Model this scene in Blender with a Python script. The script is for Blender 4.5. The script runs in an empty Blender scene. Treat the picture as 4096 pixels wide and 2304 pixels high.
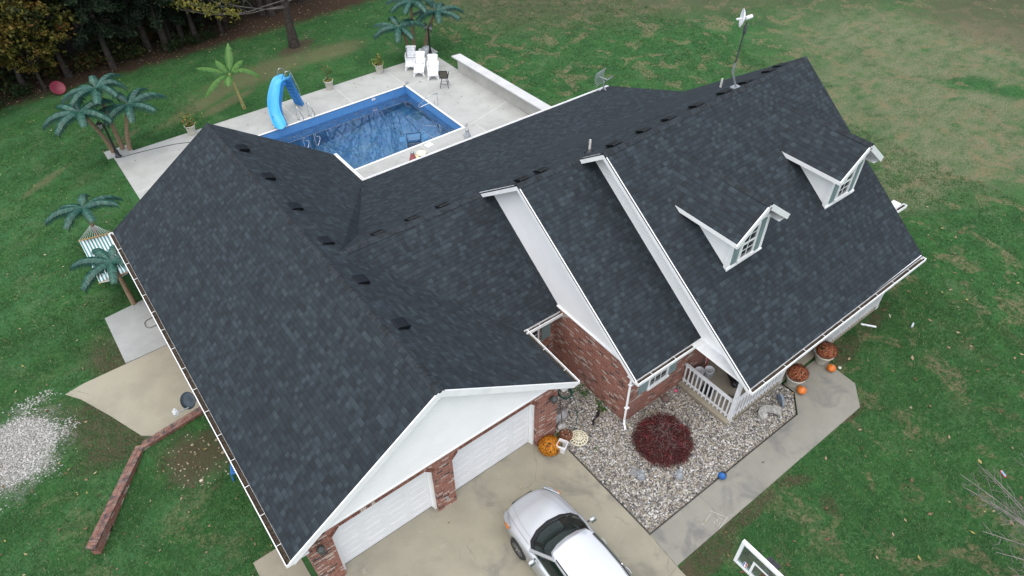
import bpy, bmesh, math, random
import numpy as np
from mathutils import Vector, Matrix
R = math.radians
random.seed(7)
rng = np.random.default_rng(7)
sc = bpy.context.scene
col = sc.collection

# ------------------------------------------------------------------ camera
cd = bpy.data.cameras.new("Camera")
cam = bpy.data.objects.new("Camera", cd)
col.objects.link(cam)
cd.sensor_width = 36.0
cd.lens = 36.0 * 2743.998 / 4096.0
cd.clip_end = 800
cd.clip_start = 0.1
_r = Vector((0.79351891, -0.60850537, -0.00699736))
_u = Vector((0.42355095, 0.5440005, 0.72433973))
_f = Vector((0.43695805, 0.57774101, -0.68940771))
_m = Matrix((_r, _u, -_f)).transposed().to_4x4()
_m.translation = Vector((-4.471, -8.625, 17.594))
cam.matrix_world = _m
sc.camera = cam

# ------------------------------------------------------------------ world, sun, exposure (overcast)
SUN_EL, SUN_AZ = R(71), R(232)       # azimuth measured clockwise from +Y
w = bpy.data.worlds.new("World")
sc.world = w
w.use_nodes = True
wt = w.node_tree
sky = wt.nodes.new("ShaderNodeTexSky")
sky.sky_type = 'NISHITA'
sky.sun_disc = False
sky.sun_elevation = SUN_EL
sky.sun_rotation = SUN_AZ
sky.air_density = 1.0
sky.dust_density = 3.0
sky.ozone_density = 1.0
bg = wt.nodes["Background"]
bg.inputs["Strength"].default_value = 0.075
wt.links.new(sky.outputs[0], bg.inputs["Color"])
sl_ = bpy.data.lights.new("Sun", 'SUN')
sl_.energy = 1.5
sl_.angle = R(130)
sl_.color = (1.0, 0.985, 0.94)
sun = bpy.data.objects.new("Sun", sl_)
col.objects.link(sun)
_d = Vector((math.sin(SUN_AZ) * math.cos(SUN_EL), math.cos(SUN_AZ) * math.cos(SUN_EL), math.sin(SUN_EL)))
sun.rotation_euler = _d.to_track_quat('Z', 'Y').to_euler()
sun.location = _d * 60
sc.view_settings.view_transform = 'Standard'
sc.view_settings.look = 'None'
sc.view_settings.exposure = 1.25
sc.view_settings.gamma = 1.0

# ------------------------------------------------------------------ object helpers
def tag(o, label=None, cat=None, group=None, kind=None):
    if label: o["label"] = label
    if cat: o["category"] = cat
    if group: o["group"] = group
    if kind: o["kind"] = kind
    return o

def thing(name, label, cat, loc=(0, 0, 0), rz=0.0, group=None):
    o = bpy.data.objects.new(name, None)
    o.empty_display_size = 0.2
    col.objects.link(o)
    o.location = loc
    o.rotation_euler = (0, 0, rz)
    return tag(o, label, cat, group)

def copy_tree(o, parent=None):
    c = o.copy()
    col.objects.link(c)
    if parent is not None: c.parent = parent
    for ch in list(o.children): copy_tree(ch, c)
    return c

def add_uv(me, normals=None):
    """UV map in metres: u level along the face, v up its slope."""
    n = len(me.polygons)
    if n == 0: return
    ls = np.zeros(n, np.int32); lt = np.zeros(n, np.int32); nr = np.zeros(n * 3, np.float32)
    me.polygons.foreach_get("loop_start", ls); me.polygons.foreach_get("loop_total", lt)
    me.polygons.foreach_get("normal", nr)
    nr = nr.reshape(-1, 3).astype(float)
    if normals:
        for i, v in normals.items(): nr[i] = v
    nr /= np.linalg.norm(nr, axis=1)[:, None] + 1e-12
    u = np.cross(np.array([0, 0, 1.0]), nr)
    l = np.linalg.norm(u, axis=1)
    u[l < 1e-3] = (1, 0, 0); u /= np.linalg.norm(u, axis=1)[:, None]
    v = np.cross(nr, u)
    co = np.zeros(len(me.vertices) * 3, np.float32); me.vertices.foreach_get("co", co); co = co.reshape(-1, 3)
    vi = np.zeros(len(me.loops), np.int32); me.loops.foreach_get("vertex_index", vi)
    f = np.repeat(np.arange(n), lt)
    p = co[vi]
    uv = np.stack([(p * u[f]).sum(1), (p * v[f]).sum(1)], 1).astype(np.float32)
    lay = me.uv_layers.new(name="UVMap")
    lay.data.foreach_set("uv", uv.ravel())

class MB:
    def __init__(s): s.v = []; s.f = []; s.m = []; s.s = []; s.n = {}
    def add(s, vs, fs, m=0, sm=False):
        b = len(s.v); s.v += [tuple(p) for p in vs]
        for f in fs: s.f.append(tuple(b + i for i in f)); s.m.append(m); s.s.append(sm)
        return s
    def poly(s, pts, m=0, n=None):
        s.add(pts, [range(len(pts))], m)
        if n is not None: s.n[len(s.f) - 1] = n
        return s
    def slab(s, pts, t, m=0, n=None):
        """polygon with thickness t below it (along -z)"""
        k = len(pts); lo = [(p[0], p[1], p[2] - t) for p in pts]
        s.poly(pts, m, n); s.poly(lo[::-1], m, n)
        for i in range(k):
            j = (i + 1) % k
            s.add([pts[i], lo[i], lo[j], pts[j]], [(0, 1, 2, 3)], m)
        return s
    def box(s, c, d, m=0, M=None):
        x, y, z = d[0] / 2, d[1] / 2, d[2] / 2
        vs = [Vector((a * x, b * y, e * z)) for e in (-1, 1) for a, b in ((-1, -1), (1, -1), (1, 1), (-1, 1))]
        if M is not None: vs = [M @ q for q in vs]
        vs = [(q.x + c[0], q.y + c[1], q.z + c[2]) for q in vs]
        return s.add(vs, [(3, 2, 1, 0), (4, 5, 6, 7), (0, 1, 5, 4), (1, 2, 6, 5), (2, 3, 7, 6), (3, 0, 4, 7)], m)
    def bbox(s, a, b, m=0):
        return s.box([(a[i] + b[i]) / 2 for i in range(3)], [abs(b[i] - a[i]) for i in range(3)], m)
    def beam(s, p, q, w, h, m=0, up=(0, 0, 1)):
        p = Vector(p); q = Vector(q); d = (q - p)
        L = d.length; d.normalize(); upv = Vector(up)
        if abs(d.dot(upv)) > 0.98: upv = Vector((0, 1, 0))
        sd = d.cross(upv).normalized(); u = sd.cross(d)
        M = Matrix((sd, d, u)).transposed()
        return s.box((p + q) / 2, (w, L, h), m, M)
    def prism(s, poly, a, b, ax='z', m=0):
        def P(p, t): return {'z': (p[0], p[1], t), 'y': (p[0], t, p[1]), 'x': (t, p[0], p[1])}[ax]
        k = len(poly)
        lo = [P(p, a) for p in poly]; hi = [P(p, b) for p in poly]
        s.poly(lo[::-1], m); s.poly(hi, m)
        for i in range(k):
            j = (i + 1) % k
            s.add([lo[i], lo[j], hi[j], hi[i]], [(0, 1, 2, 3)], m)
        return s
    def tube(s, pts, r, n=8, m=0, cap=True, sm=True):
        pts = [Vector(p) for p in pts]; rs = r if isinstance(r, (list, tuple)) else [r] * len(pts)
        vs = []; fs = []; pu = None
        for i, p in enumerate(pts):
            t = (pts[min(i + 1, len(pts) - 1)] - pts[max(i - 1, 0)])
            if t.length < 1e-9: t = Vector((0, 0, 1))
            t.normalize()
            if pu is None:
                a = Vector((0, 0, 1)) if abs(t.z) < .9 else Vector((1, 0, 0))
                pu = t.cross(a).normalized()
            pu = (pu - t * pu.dot(t)).normalized(); pw = t.cross(pu)
            for k in range(n):
                a = 2 * math.pi * k / n
                vs.append(p + (pu * math.cos(a) + pw * math.sin(a)) * rs[i])
        for i in range(len(pts) - 1):
            for k in range(n):
                fs.append((i * n + k, i * n + (k + 1) % n, (i + 1) * n + (k + 1) % n, (i + 1) * n + k))
        s.add(vs, fs, m, sm)
        if cap:
            s.add(vs[:n], [range(n)][::-1], m); s.add(vs[-n:], [range(n)], m)
        return s
    def lathe(s, prof, c=(0, 0, 0), n=20, m=0, sm=True, sq=1.0, cap=False):
        vs = []; fs = []
        for r_, z in prof:
            for k in range(n):
                a = 2 * math.pi * k / n
                vs.append((c[0] + r_ * math.cos(a), c[1] + r_ * math.sin(a) * sq, c[2] + z))
        for i in range(len(prof) - 1):
            for k in range(n):
                fs.append((i * n + k, i * n + (k + 1) % n, (i + 1) * n + (k + 1) % n, (i + 1) * n + k))
        s.add(vs, fs, m, sm)
        if cap: s.add(vs[:n], [tuple(range(n))[::-1]], m); s.add(vs[-n:], [tuple(range(n))], m)
        return s
    def sphere(s, c, r, n=16, k=10, m=0, sq=(1, 1, 1)):
        pr = []
        vs = []; fs = []
        for i in range(k + 1):
            t = math.pi * i / k
            for j in range(n):
                a = 2 * math.pi * j / n
                vs.append((c[0] + r * sq[0] * math.sin(t) * math.cos(a), c[1] + r * sq[1] * math.sin(t) * math.sin(a), c[2] - r * sq[2] * math.cos(t)))
        for i in range(k):
            for j in range(n): fs.append((i * n + j, i * n + (j + 1) % n, (i + 1) * n + (j + 1) % n, (i + 1) * n + j))
        return s.add(vs, fs, m, True)
    def grid(s, rows, m=0, sm=True, closed=False):
        k = len(rows[0]); vs = [p for r_ in rows for p in r_]; fs = []
        for i in range(len(rows) - 1):
            for j in range(k if closed else k - 1):
                fs.append((i * k + j, i * k + (j + 1) % k, (i + 1) * k + (j + 1) % k, (i + 1) * k + j))
        return s.add(vs, fs, m, sm)
    def mesh(s, name, mats):
        me = bpy.data.meshes.new(name)
        me.from_pydata(s.v, [], s.f); me.update()
        for mt in (mats if isinstance(mats, (list, tuple)) else [mats]): me.materials.append(mt)
        me.polygons.foreach_set("material_index", s.m)
        me.polygons.foreach_set("use_smooth", s.s)
        add_uv(me, s.n)
        return me
    def build(s, name, mats, parent=None, loc=None, rz=0.0, bevel=0.0):
        o = bpy.data.objects.new(name, s.mesh(name, mats)); col.objects.link(o)
        if parent is not None: o.parent = parent
        if loc is not None: o.location = loc
        if rz: o.rotation_euler = (0, 0, rz)
        if bevel:
            b = o.modifiers.new("Bevel", 'BEVEL'); b.width = bevel; b.segments = 2; b.limit_method = 'ANGLE'; b.angle_limit = R(40)
        return o

def np_obj(name, V, F, mats, mi=None, parent=None, smooth=False, attr=None):
    """big mesh from numpy arrays; F is (n,k)"""
    V = np.asarray(V, np.float32); F = np.asarray(F, np.int32); n, k = F.shape
    me = bpy.data.meshes.new(name)
    me.vertices.add(len(V)); me.vertices.foreach_set("co", V.ravel())
    me.loops.add(n * k); me.loops.foreach_set("vertex_index", F.ravel())
    me.polygons.add(n)
    me.polygons.foreach_set("loop_start", np.arange(0, n * k, k, dtype=np.int32))
    me.polygons.foreach_set("loop_total", np.full(n, k, np.int32))
    for mt in (mats if isinstance(mats, (list, tuple)) else [mats]): me.materials.append(mt)
    if mi is not None: me.polygons.foreach_set("material_index", np.asarray(mi, np.int32))
    me.polygons.foreach_set("use_smooth", np.full(n, smooth, bool))
    if attr is not None:
        a = me.attributes.new("rnd", 'FLOAT', 'POINT'); a.data.foreach_set("value", np.asarray(attr, np.float32))
    me.update(calc_edges=True)
    o = bpy.data.objects.new(name, me); col.objects.link(o)
    if parent is not None: o.parent = parent
    return o

# ------------------------------------------------------------------ node helpers
class NT:
    def __init__(s, name):
        s.mat = bpy.data.materials.new(name); s.mat.use_nodes = True
        s.t = s.mat.node_tree; s.b = s.t.nodes["Principled BSDF"]; s.out = s.t.nodes["Material Output"]
    def n(s, typ, ins=None, **kw):
        nd = s.t.nodes.new("ShaderNode" + typ)
        for k, v in kw.items(): setattr(nd, k, v)
        for k, v in (ins or {}).items(): s.set(nd.inputs[k], v)
        return nd
    def set(s, sock, v):
        if isinstance(v, bpy.types.NodeSocket): s.t.links.new(v, sock)
        elif isinstance(v, bpy.types.Node): s.t.links.new(v.outputs[0], sock)
        elif isinstance(v, (tuple, list)) and len(v) == 3 and sock.type == 'RGBA': sock.default_value = (*v, 1)
        else: sock.default_value = v
    def M(s, op, a, b=0.0, c=0.0):
        nd = s.t.nodes.new("ShaderNodeMath"); nd.operation = op
        for i, v in enumerate((a, b, c)): s.set(nd.inputs[i], v)
        return nd.outputs[0]
    def mix(s, f, a, b, blend='MIX'):
        nd = s.t.nodes.new("ShaderNodeMix"); nd.data_type = 'RGBA'; nd.blend_type = blend; nd.clamp_factor = True
        s.set(nd.inputs[0], f); s.set(nd.inputs[6], a); s.set(nd.inputs[7], b)
        return nd.outputs[2]
    def ramp(s, f, stops, interp='LINEAR'):
        nd = s.t.nodes.new("ShaderNodeValToRGB"); nd.color_ramp.interpolation = interp
        e = nd.color_ramp.elements
        while len(e) > 1: e.remove(e[-1])
        for i, (p, c) in enumerate(stops):
            q = e[0] if i == 0 else e.new(p)
            q.position = p; q.color = (*c, 1) if len(c) == 3 else c
        s.set(nd.inputs[0], f)
        return nd.outputs[0]
    def step(s, f, a, b):
        nd = s.t.nodes.new("ShaderNodeMapRange"); nd.interpolation_type = 'SMOOTHSTEP'
        s.set(nd.inputs[0], f); nd.inputs[1].default_value = a; nd.inputs[2].default_value = b
        return nd.outputs[0]
    def noise(s, vec, scale, detail=3.0, rough=0.55, dist=0.0):
        return s.n("TexNoise", {"Vector": vec, "Scale": scale, "Detail": detail, "Roughness": rough, "Distortion": dist}).outputs[0]
    def bump(s, h, dist=0.01, strength=1.0):
        nd = s.n("Bump", {"Height": h, "Distance": dist, "Strength": strength})
        s.t.links.new(nd.outputs[0], s.b.inputs["Normal"]); return nd
    def fin(s, color=None, rough=None, **kw):
        if color is not None: s.set(s.b.inputs["Base Color"], color)
        if rough is not None: s.set(s.b.inputs["Roughness"], rough)
        for k, v in kw.items(): s.set(s.b.inputs[k.replace("_", " ")], v)
        return s.mat
    def pos(s): return s.t.nodes.new("ShaderNodeNewGeometry").outputs[0]
    def obj(s): return s.t.nodes.new("ShaderNodeTexCoord").outputs["Object"]
    def uv(s): return s.t.nodes.new("ShaderNodeTexCoord").outputs["UV"]
    def xyz(s, v):
        nd = s.n("SeparateXYZ", {0: v}); return nd.outputs[0], nd.outputs[1], nd.outputs[2]
    def vec(s, x=0.0, y=0.0, z=0.0): return s.n("CombineXYZ", {0: x, 1: y, 2: z}).outputs[0]
    def wn(s, v): return s.n("TexWhiteNoise", {"Vector": v}, noise_dimensions='3D').outputs[0]

def pm(name, c, rough=0.6, var=0.15, scale=6.0, bump=0.0, bscale=40.0, metal=0.0, dirt=None, dscale=1.5, damt=0.5, **kw):
    """plain procedural material: base colour with noise variation, optional dirt patches and grain"""
    t = NT(name); o = t.obj()
    f = t.noise(o, scale, 4)
    c = tuple(c); lo = tuple(x * (1 - var) for x in c); hi = tuple(min(1, x * (1 + var)) for x in c)
    cc = t.mix(t.step(f, .3, .7), lo, hi)
    if dirt is not None:
        cc = t.mix(t.M('MULTIPLY', t.step(t.noise(o, dscale, 5, .65), .48, .72), damt), cc, dirt)
    if bump: t.bump(t.noise(o, bscale, 3), bump)
    return t.fin(cc, rough, Metallic=metal, **kw)
# ------------------------------------------------------------------ materials
def mk_shingle(name, flat=False):
    t = NT(name); u, v, _ = t.xyz(t.uv())
    h = 0.142
    rv = t.M('DIVIDE', v, h); row = t.M('FLOOR', rv); fv = t.M('FRACT', rv)
    r1 = t.wn(t.vec(row, 3.1, 0)); r2 = t.wn(t.vec(row, 9.7, 4))
    ua = t.M('ADD', t.M('DIVIDE', u, 0.21), t.M('MULTIPLY', r1, 17.0))
    ub = t.M('ADD', t.M('DIVIDE', u, 0.14), t.M('MULTIPLY', r2, 11.0))
    ca = t.wn(t.vec(t.M('FLOOR', ua), row, 1)); cb = t.wn(t.vec(t.M('FLOOR', ub), row, 7))
    tone = t.M('ADD', t.M('MULTIPLY', ca, .42), t.M('MULTIPLY', cb, .58))
    tone = t.M('ADD', tone, t.M('MULTIPLY', t.M('SUBTRACT', t.noise(t.uv(), 0.35, 3), .5), .35))
    c = t.ramp(tone, [(.10, (.0098, .0140, .0176)), (.42, (.0145, .0210, .0265)), (.64, (.0192, .0278, .0348)), (.92, (.0315, .0450, .0540))])
    c = t.mix(t.M('MULTIPLY', t.M('MULTIPLY', t.M('LESS_THAN', fv, .16), t.M('LESS_THAN', cb, .42)), .6), c, (.006, .008, .010))  # printed shadow band on flat tabs, doubling as painted course shadow
    c = t.mix(t.M('MULTIPLY', t.M('LESS_THAN', fv, .13), .42), c, (.005, .007, .009))  # every course: butt-edge shadow and sealant line painted into the colour
    fa_ = t.M('FRACT', ub); c = t.mix(t.M('MULTIPLY', t.M('LESS_THAN', fa_, .09), .30), c, (.006, .008, .010))
    gr = t.noise(t.uv(), 60, 2)
    c = t.mix(t.M('MULTIPLY', t.step(gr, .35, .75), .22), c, (.050, .062, .070))
    raised = t.step(cb, .45, .5)
    hgt = t.M('ADD', t.M('MULTIPLY', t.M('SUBTRACT', 1.0, fv), .011), t.M('MULTIPLY', raised, .006))
    hgt = t.M('ADD', hgt, t.M('MULTIPLY', gr, .003))
    t.bump(hgt, 1.0, 1.0)
    return t.fin(c, .85, Specular_IOR_Level=.35)

def mk_brick(name, u0=0.0):
    t = NT(name); uv = t.uv(); u, v, _ = t.xyz(uv)
    bw, bh = .203, .0677
    rv = t.M('DIVIDE', v, bh); row = t.M('FLOOR', rv); fv = t.M('FRACT', rv)
    off = t.M('MULTIPLY', t.M('FRACT', t.M('MULTIPLY', row, .5)), 1.0)
    ru = t.M('ADD', t.M('DIVIDE', u, bw), off); cu = t.M('FLOOR', ru); fu = t.M('FRACT', ru)
    mort = t.M('MAXIMUM', t.M('GREATER_THAN', fv, .86), t.M('GREATER_THAN', fu, .95))
    a = t.wn(t.vec(cu, row, 2)); b = t.wn(t.vec(cu, row, 5))
    c = t.ramp(a, [(0, (.17, .052, .032)), (.35, (.25, .074, .043)), (.7, (.31, .102, .062)), (1, (.22, .082, .060))])
    c = t.mix(t.M('MULTIPLY', t.step(t.noise(uv, 14, 4, .7), .5, .62), .45), c, (.38, .29, .24))
    wh = t.M('MULTIPLY', t.M('GREATER_THAN', b, .885), t.step(t.noise(uv, 22, 3), .38, .5))
    c = t.mix(wh, c, (.50, .43, .37))
    c = t.mix(t.M('LESS_THAN', b, .03), c, (.022, .018, .020))
    c = t.mix(mort, c, (.37, .28, .24))
    c = t.mix(t.M('MULTIPLY', t.step(t.noise(uv, .9, 4), .5, .75), .35), c, (.30, .22, .20))
    t.bump(t.M('ADD', t.M('MULTIPLY', t.M('SUBTRACT', 1.0, mort), .008), t.M('MULTIPLY', t.noise(uv, 50, 3), .004)), 1.0)
    return t.fin(c, .9)

def mk_siding(name, lap=.112):
    t = NT(name); u, v, _ = t.xyz(t.uv())
    f = t.M('FRACT', t.M('DIVIDE', v, lap))
    hgt = t.M('MULTIPLY', t.M('SUBTRACT', 1.0, f), .014)
    hgt = t.M('ADD', hgt, t.M('MULTIPLY', t.noise(t.uv(), 9, 2), .003))
    t.bump(hgt, 1.0)
    lap_shade = t.M('GREATER_THAN', f, .955)
    c = t.mix(t.step(t.noise(t.uv(), 1.3, 4), .35, .75), (.87, .87, .86), (.82, .82, .81))
    c = t.mix(t.M('MULTIPLY', lap_shade, .40), c, (.45, .46, .47))  # grey line under each lap: overlap shade painted into the siding colour
    return t.fin(c, .5)

def mk_concrete(name, base, stain, light, rough=.85, sscale=.55, seed=0.0, dark=.5):
    t = NT(name); p = t.pos()
    p2 = t.n("VectorMath", {0: p, 1: (seed, seed * 1.7, 0)}, operation='ADD').outputs[0]
    c = t.mix(t.step(t.noise(p2, 1.1, 5, .6), .35, .7), base, tuple(x * .86 for x in base))
    c = t.mix(t.M('MULTIPLY', t.step(t.noise(p2, sscale, 5, .62, .6), .50, .68), dark), c, stain)
    c = t.mix(t.M('MULTIPLY', t.step(t.noise(p2, 2.4, 6, .7, 1.0), .60, .74), .45), c, light)
    c = t.mix(t.M('MULTIPLY', t.step(t.noise(p2, 28, 3), .55, .75), .16), c, tuple(x * .55 for x in base))
    sp = t.n("TexVoronoi", {"Vector": p2, "Scale": 9.0}).outputs[0]
    c = t.mix(t.M('MULTIPLY', t.M('LESS_THAN', sp, .05), .35), c, tuple(x * .35 for x in base))
    ck = t.n('TexVoronoi', {'Vector': t.n('VectorMath', {0: p2, 1: t.n('VectorMath', {0: t.n('TexNoise', {'Vector': p2, 'Scale': 1.7, 'Detail': 4.0}).outputs[1], 1: (.5, .5, .5)}, operation='MULTIPLY').outputs[0]}, operation='ADD').outputs[0], 'Scale': .33}, feature='DISTANCE_TO_EDGE').outputs[0]
    c = t.mix(t.M('MULTIPLY', t.M('MULTIPLY', t.M('LESS_THAN', ck, .0045), t.step(t.noise(p2, .5, 2), .52, .58)), .28), c, tuple(x * .3 for x in base))
    sc_ = t.noise(t.n('Mapping', {0: p2, 2: (0, 0, .9), 3: (.35, 5.0, 1)}).outputs[0], 1.5, 5, .75)
    c = t.mix(t.M('MULTIPLY', t.step(sc_, .64, .72), .35), c, light)
    t.bump(t.noise(p2, 60, 4), .004)
    return t.fin(c, rough)

def mk_lawn():
    t = NT("lawn_grass"); p = t.pos(); x, y, z = t.xyz(p)
    n1 = t.noise(p, .35, 5, .6); n2 = t.noise(p, 1.3, 5, .62); n3 = t.noise(p, 6.5, 4, .7); n4 = t.noise(p, 34, 3, .7)
    n5 = t.noise(p, .75, 4, .6, .8); n6 = t.noise(p, 12, 6, .8)
    g = t.mix(t.step(n2, .3, .7), (.0175, .076, .0190), (.034, .124, .031))
    g = t.mix(t.M('MULTIPLY', t.step(n1, .4, .7), .5), g, (.024, .078, .024))
    g = t.mix(t.step(n3, .42, .66), g, (.060, .142, .046))
    g = t.mix(t.M('MULTIPLY', t.step(n4, .5, .8), .5), g, (.100, .185, .076))
    g = t.mix(t.M('MULTIPLY', t.step(n4, .52, .25), .55), g, (.008, .030, .010))
    g = t.mix(t.M('MULTIPLY', t.step(n6, .56, .70), .55), g, (.105, .185, .080))
    g = t.mix(t.M('MULTIPLY', t.step(n6, .46, .34), .6), g, (.012, .040, .012))
    n7 = t.noise(p, .62, 5, .65, .5)
    g = t.mix(t.M('MULTIPLY', t.step(n7, .50, .64), .48), g, t.mix(n6, (.008, .034, .012), (.026, .078, .026)))
    g = t.mix(t.M('MULTIPLY', t.step(n7, .46, .34), .45), g, t.mix(n6, (.055, .105, .040), (.145, .19, .095)))
    # mowing bands on the left lawn
    band = t.M('SINE', t.M('ADD', t.M('MULTIPLY', t.M('SUBTRACT', y, t.M('MULTIPLY', x, .42)), 2.6), t.M('MULTIPLY', n1, 2.0)))
    left = t.step(x, 1.0, -1.0)
    g = t.mix(t.M('MULTIPLY', t.M('MULTIPLY', t.step(band, -.3, .9), left), .42), g, (.055, .150, .055))
    def blob(cx, cy, rx, ry, ang=0.0, soft=.55, jit=.45):
        dx = t.M('SUBTRACT', x, cx); dy = t.M('SUBTRACT', y, cy); c, s = math.cos(R(ang)), math.sin(R(ang))
        a = t.M('DIVIDE', t.M('ADD', t.M('MULTIPLY', dx, c), t.M('MULTIPLY', dy, s)), rx)
        b = t.M('DIVIDE', t.M('SUBTRACT', t.M('MULTIPLY', dy, c), t.M('MULTIPLY', dx, s)), ry)
        d = t.M('SQRT', t.M('ADD', t.M('MULTIPLY', a, a), t.M('MULTIPLY', b, b)))
        d = t.M('ADD', d, t.M('MULTIPLY', t.M('SUBTRACT', n2, .5), jit * 2)); d = t.M('ADD', d, t.M('MULTIPLY', t.M('SUBTRACT', n3, .5), jit))
        return t.step(d, 1.0 + soft * .5, 1.0 - soft * .5)
    def mx(ms):
        r = ms[0]
        for q in ms[1:]: r = t.M('MAXIMUM', r, q)
        return r
    straw = t.mix(t.step(n4, .35, .65), (.085, .105, .045), (.25, .24, .15))
    straw = t.mix(t.M('MULTIPLY', t.step(n6, .50, .66), .8), straw, (.33, .30, .20)); straw = t.mix(t.M('MULTIPLY', t.step(n6, .50, .36), .8), straw, (.030, .065, .024))
    dry = mx([blob(33.5, 4.5, 7.4, 6.4, 0, 1.4), blob(29.3, 1.0, 5.2, 3.4, -20, 1.3), blob(37.5, 9.5, 5.6, 4.2, -30, 1.3), blob(25.0, .9, 2.6, 1.6, 20, .9), blob(41.5, 5.5, 3.5, 3.2)])
    green = mx([blob(35.7, 3.6, 1.5, .8, -35, 1.), blob(36.8, 1.6, 1.9, .7, -45, 1.)])
    dry = t.M('MULTIPLY', dry, t.M('SUBTRACT', 1.0, green))
    st_ = t.noise(t.n('Mapping', {0: p, 3: (.8, 1.2, 1)}).outputs[0], 1.1, 8, .78)
    dry = t.M('MULTIPLY', dry, t.step(st_, .28, .62))
    c = t.mix(t.M('MULTIPLY', dry, .9), g, straw)
    # small thin patches all over the right and back lawns
    pat = t.M('MULTIPLY', t.step(n5, .515, .62), t.step(n3, .38, .56))
    rl = t.M('MAXIMUM', t.step(t.M('SUBTRACT', x, t.M('MULTIPLY', y, .3)), 7.0, 10.0), t.M('MULTIPLY', t.step(y, 14, 10), .45))
    c = t.mix(t.M('MULTIPLY', t.M('MULTIPLY', pat, rl), .85), c, t.mix(n4, (.13, .105, .055), (.25, .21, .125)))
    lf = mx([blob(2.6, 27.2, 2.8, .55, 25, .9, .6), blob(6.5, 28.6, 3.6, 1.1, 10, 1.0, .6), blob(3.5, 26.4, 1.6, .4, 20, .8, .6), blob(10.3, 28.6, 2.2, .9, 0, 1., .6), blob(-1.9, 26, 1.0, .22, 30, .8, .5), blob(-5.6, 24.5, 1.2, .25, 35, .8, .5)])
    c = t.mix(t.M('MULTIPLY', lf, .55), c, t.mix(n4, (.10, .085, .042), (.22, .185, .11)))
    mud = mx([blob(8.2, -5.2, .55, .16, -30, .8), blob(8.3, -6.25, .3, .22, 50, 1.2, .9), blob(4.6, -5.15, 1.1, .38, 5, .6), blob(6.3, -5.05, 1.2, .22, 0, .7), blob(11.6, -4.85, .5, .16, 0, .6), blob(13.7, -3.25, .9, .33, 10, .7), blob(15.9, -3.05, 1.0, .22, 10, .8),
              blob(-6.05, 11.7, .75, 1.2, 10, 1.0), blob(-7.1, 9.2, .95, 1.2, 0, 1.1), blob(-5.15, 6.05, .85, 1.0, 15, .9, .8), blob(-6.6, 10.2, .3, .6, 40, .8), blob(-6.9, 7.9, 1.1, .6, 10, 1.0), blob(9.25, 30.4, 1.3, .55, 25, .8)])
    c = t.mix(t.M('MULTIPLY', mud, .82), c, t.mix(n4, (.045, .030, .020), (.115, .085, .058)))
    ch = blob(-9.45, 9.65, 1.35, 1.35, -18, .9, .9)
    fine = t.n("TexVoronoi", {"Vector": p, "Scale": 26.0}).outputs[0]
    c = t.mix(t.M('MULTIPLY', ch, .93), c, t.mix(t.step(fine, .2, .65), (.50, .48, .45), (.20, .19, .175)))
    # woodland floor
    edge = t.M('ADD', t.M('SUBTRACT', y, t.M('ADD', 33.25, t.M('MULTIPLY', t.M('SUBTRACT', x, -2.0), .04))), t.M('MULTIPLY', t.M('SUBTRACT', n2, .5), 1.8))
    wood = t.step(edge, -.55, .45)
    e2 = t.M('ADD', t.M('SUBTRACT', t.M('ADD', t.M('MULTIPLY', x, .5), y), 34.6), t.M('MULTIPLY', t.M('SUBTRACT', n2, .5), 6.0))
    far = t.M('MULTIPLY', t.step(e2, -3.4, 3.5), t.step(x, 16, 22))
    e3 = mx([blob(46.5, 7.0, 5.0, 5.0, 0, .8), blob(44.0, 2.5, 2.6, 3.0, 0, .8)])
    litter = t.mix(n4, (.020, .013, .008), (.095, .062, .040))
    litter = t.mix(t.step(n3, .5, .7), litter, (.045, .027, .016))
    c = t.mix(t.M('MULTIPLY', t.M('MAXIMUM', far, e3), .58), c, t.mix(n4, (.055, .045, .028), (.16, .125, .085)))
    c = t.mix(wood, c, litter)
    t.bump(t.M('ADD', t.M('MULTIPLY', n4, .05), t.M('MULTIPLY', n3, .05)), 1.0, .8)
    return t.fin(c, .95, Specular_IOR_Level=.15)

def attr_mat(name, stops, rough=.7, interp='LINEAR', spec=.3, nscale=0.0, trans=0.0):
    t = NT(name); a = t.n("Attribute", attribute_name="rnd").outputs["Fac"]
    c = t.ramp(a, stops, interp)
    if nscale: c = t.mix(t.M('MULTIPLY', t.noise(t.pos(), nscale, 3), .45), c, (.02, .02, .02))
    m = t.fin(c, rough, Specular_IOR_Level=spec)
    if trans:
        tl = t.n("BsdfTranslucent", {"Color": c}); mxs = t.n("MixShader", {0: trans, 1: t.b.outputs[0], 2: tl.outputs[0]})
        t.t.links.new(mxs.outputs[0], t.out.inputs[0])
    return m

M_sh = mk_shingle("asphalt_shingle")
M_cap = pm("ridge_shingle", (.0165, .0225, .0275), .85, .5, 5, .004, 80)
M_brick = mk_brick("red_brick")
M_sold = None
M_side = mk_siding("lap_siding")
M_soff = pm("white_soffit", (.72, .73, .73), .5, .04)
M_trim = pm("white_trim", (.84, .845, .84), .45, .04, 3, dirt=(.62, .62, .58), dscale=2, damt=.3)
M_paint = pm("weathered_white_paint", (.74, .75, .76), .55, .06, 4, dirt=(.38, .37, .34), dscale=9, damt=.35)
M_door = pm("garage_door_white", (.76, .77, .78), .4, .03, 2)
M_shut = pm("grey_green_shutter", (.20, .27, .27), .5, .1, 5)
M_deck = mk_concrete("pale_pool_deck", (.408, .418, .393), (.325, .325, .295), (.49, .497, .475), seed=3.0, dark=.4)
M_drive = mk_concrete("driveway_concrete", (.295, .275, .208), (.185, .175, .14), (.39, .365, .295), seed=11.0, sscale=.8, dark=.9)
M_walk = mk_concrete("walkway_concrete", (.245, .236, .198), (.135, .136, .128), (.32, .305, .26), seed=23.0, sscale=.8, dark=.8)
M_slab = mk_concrete("side_slab_concrete", (.345, .362, .347), (.27, .28, .268), (.435, .45, .437), seed=31.0, dark=.4)
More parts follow.
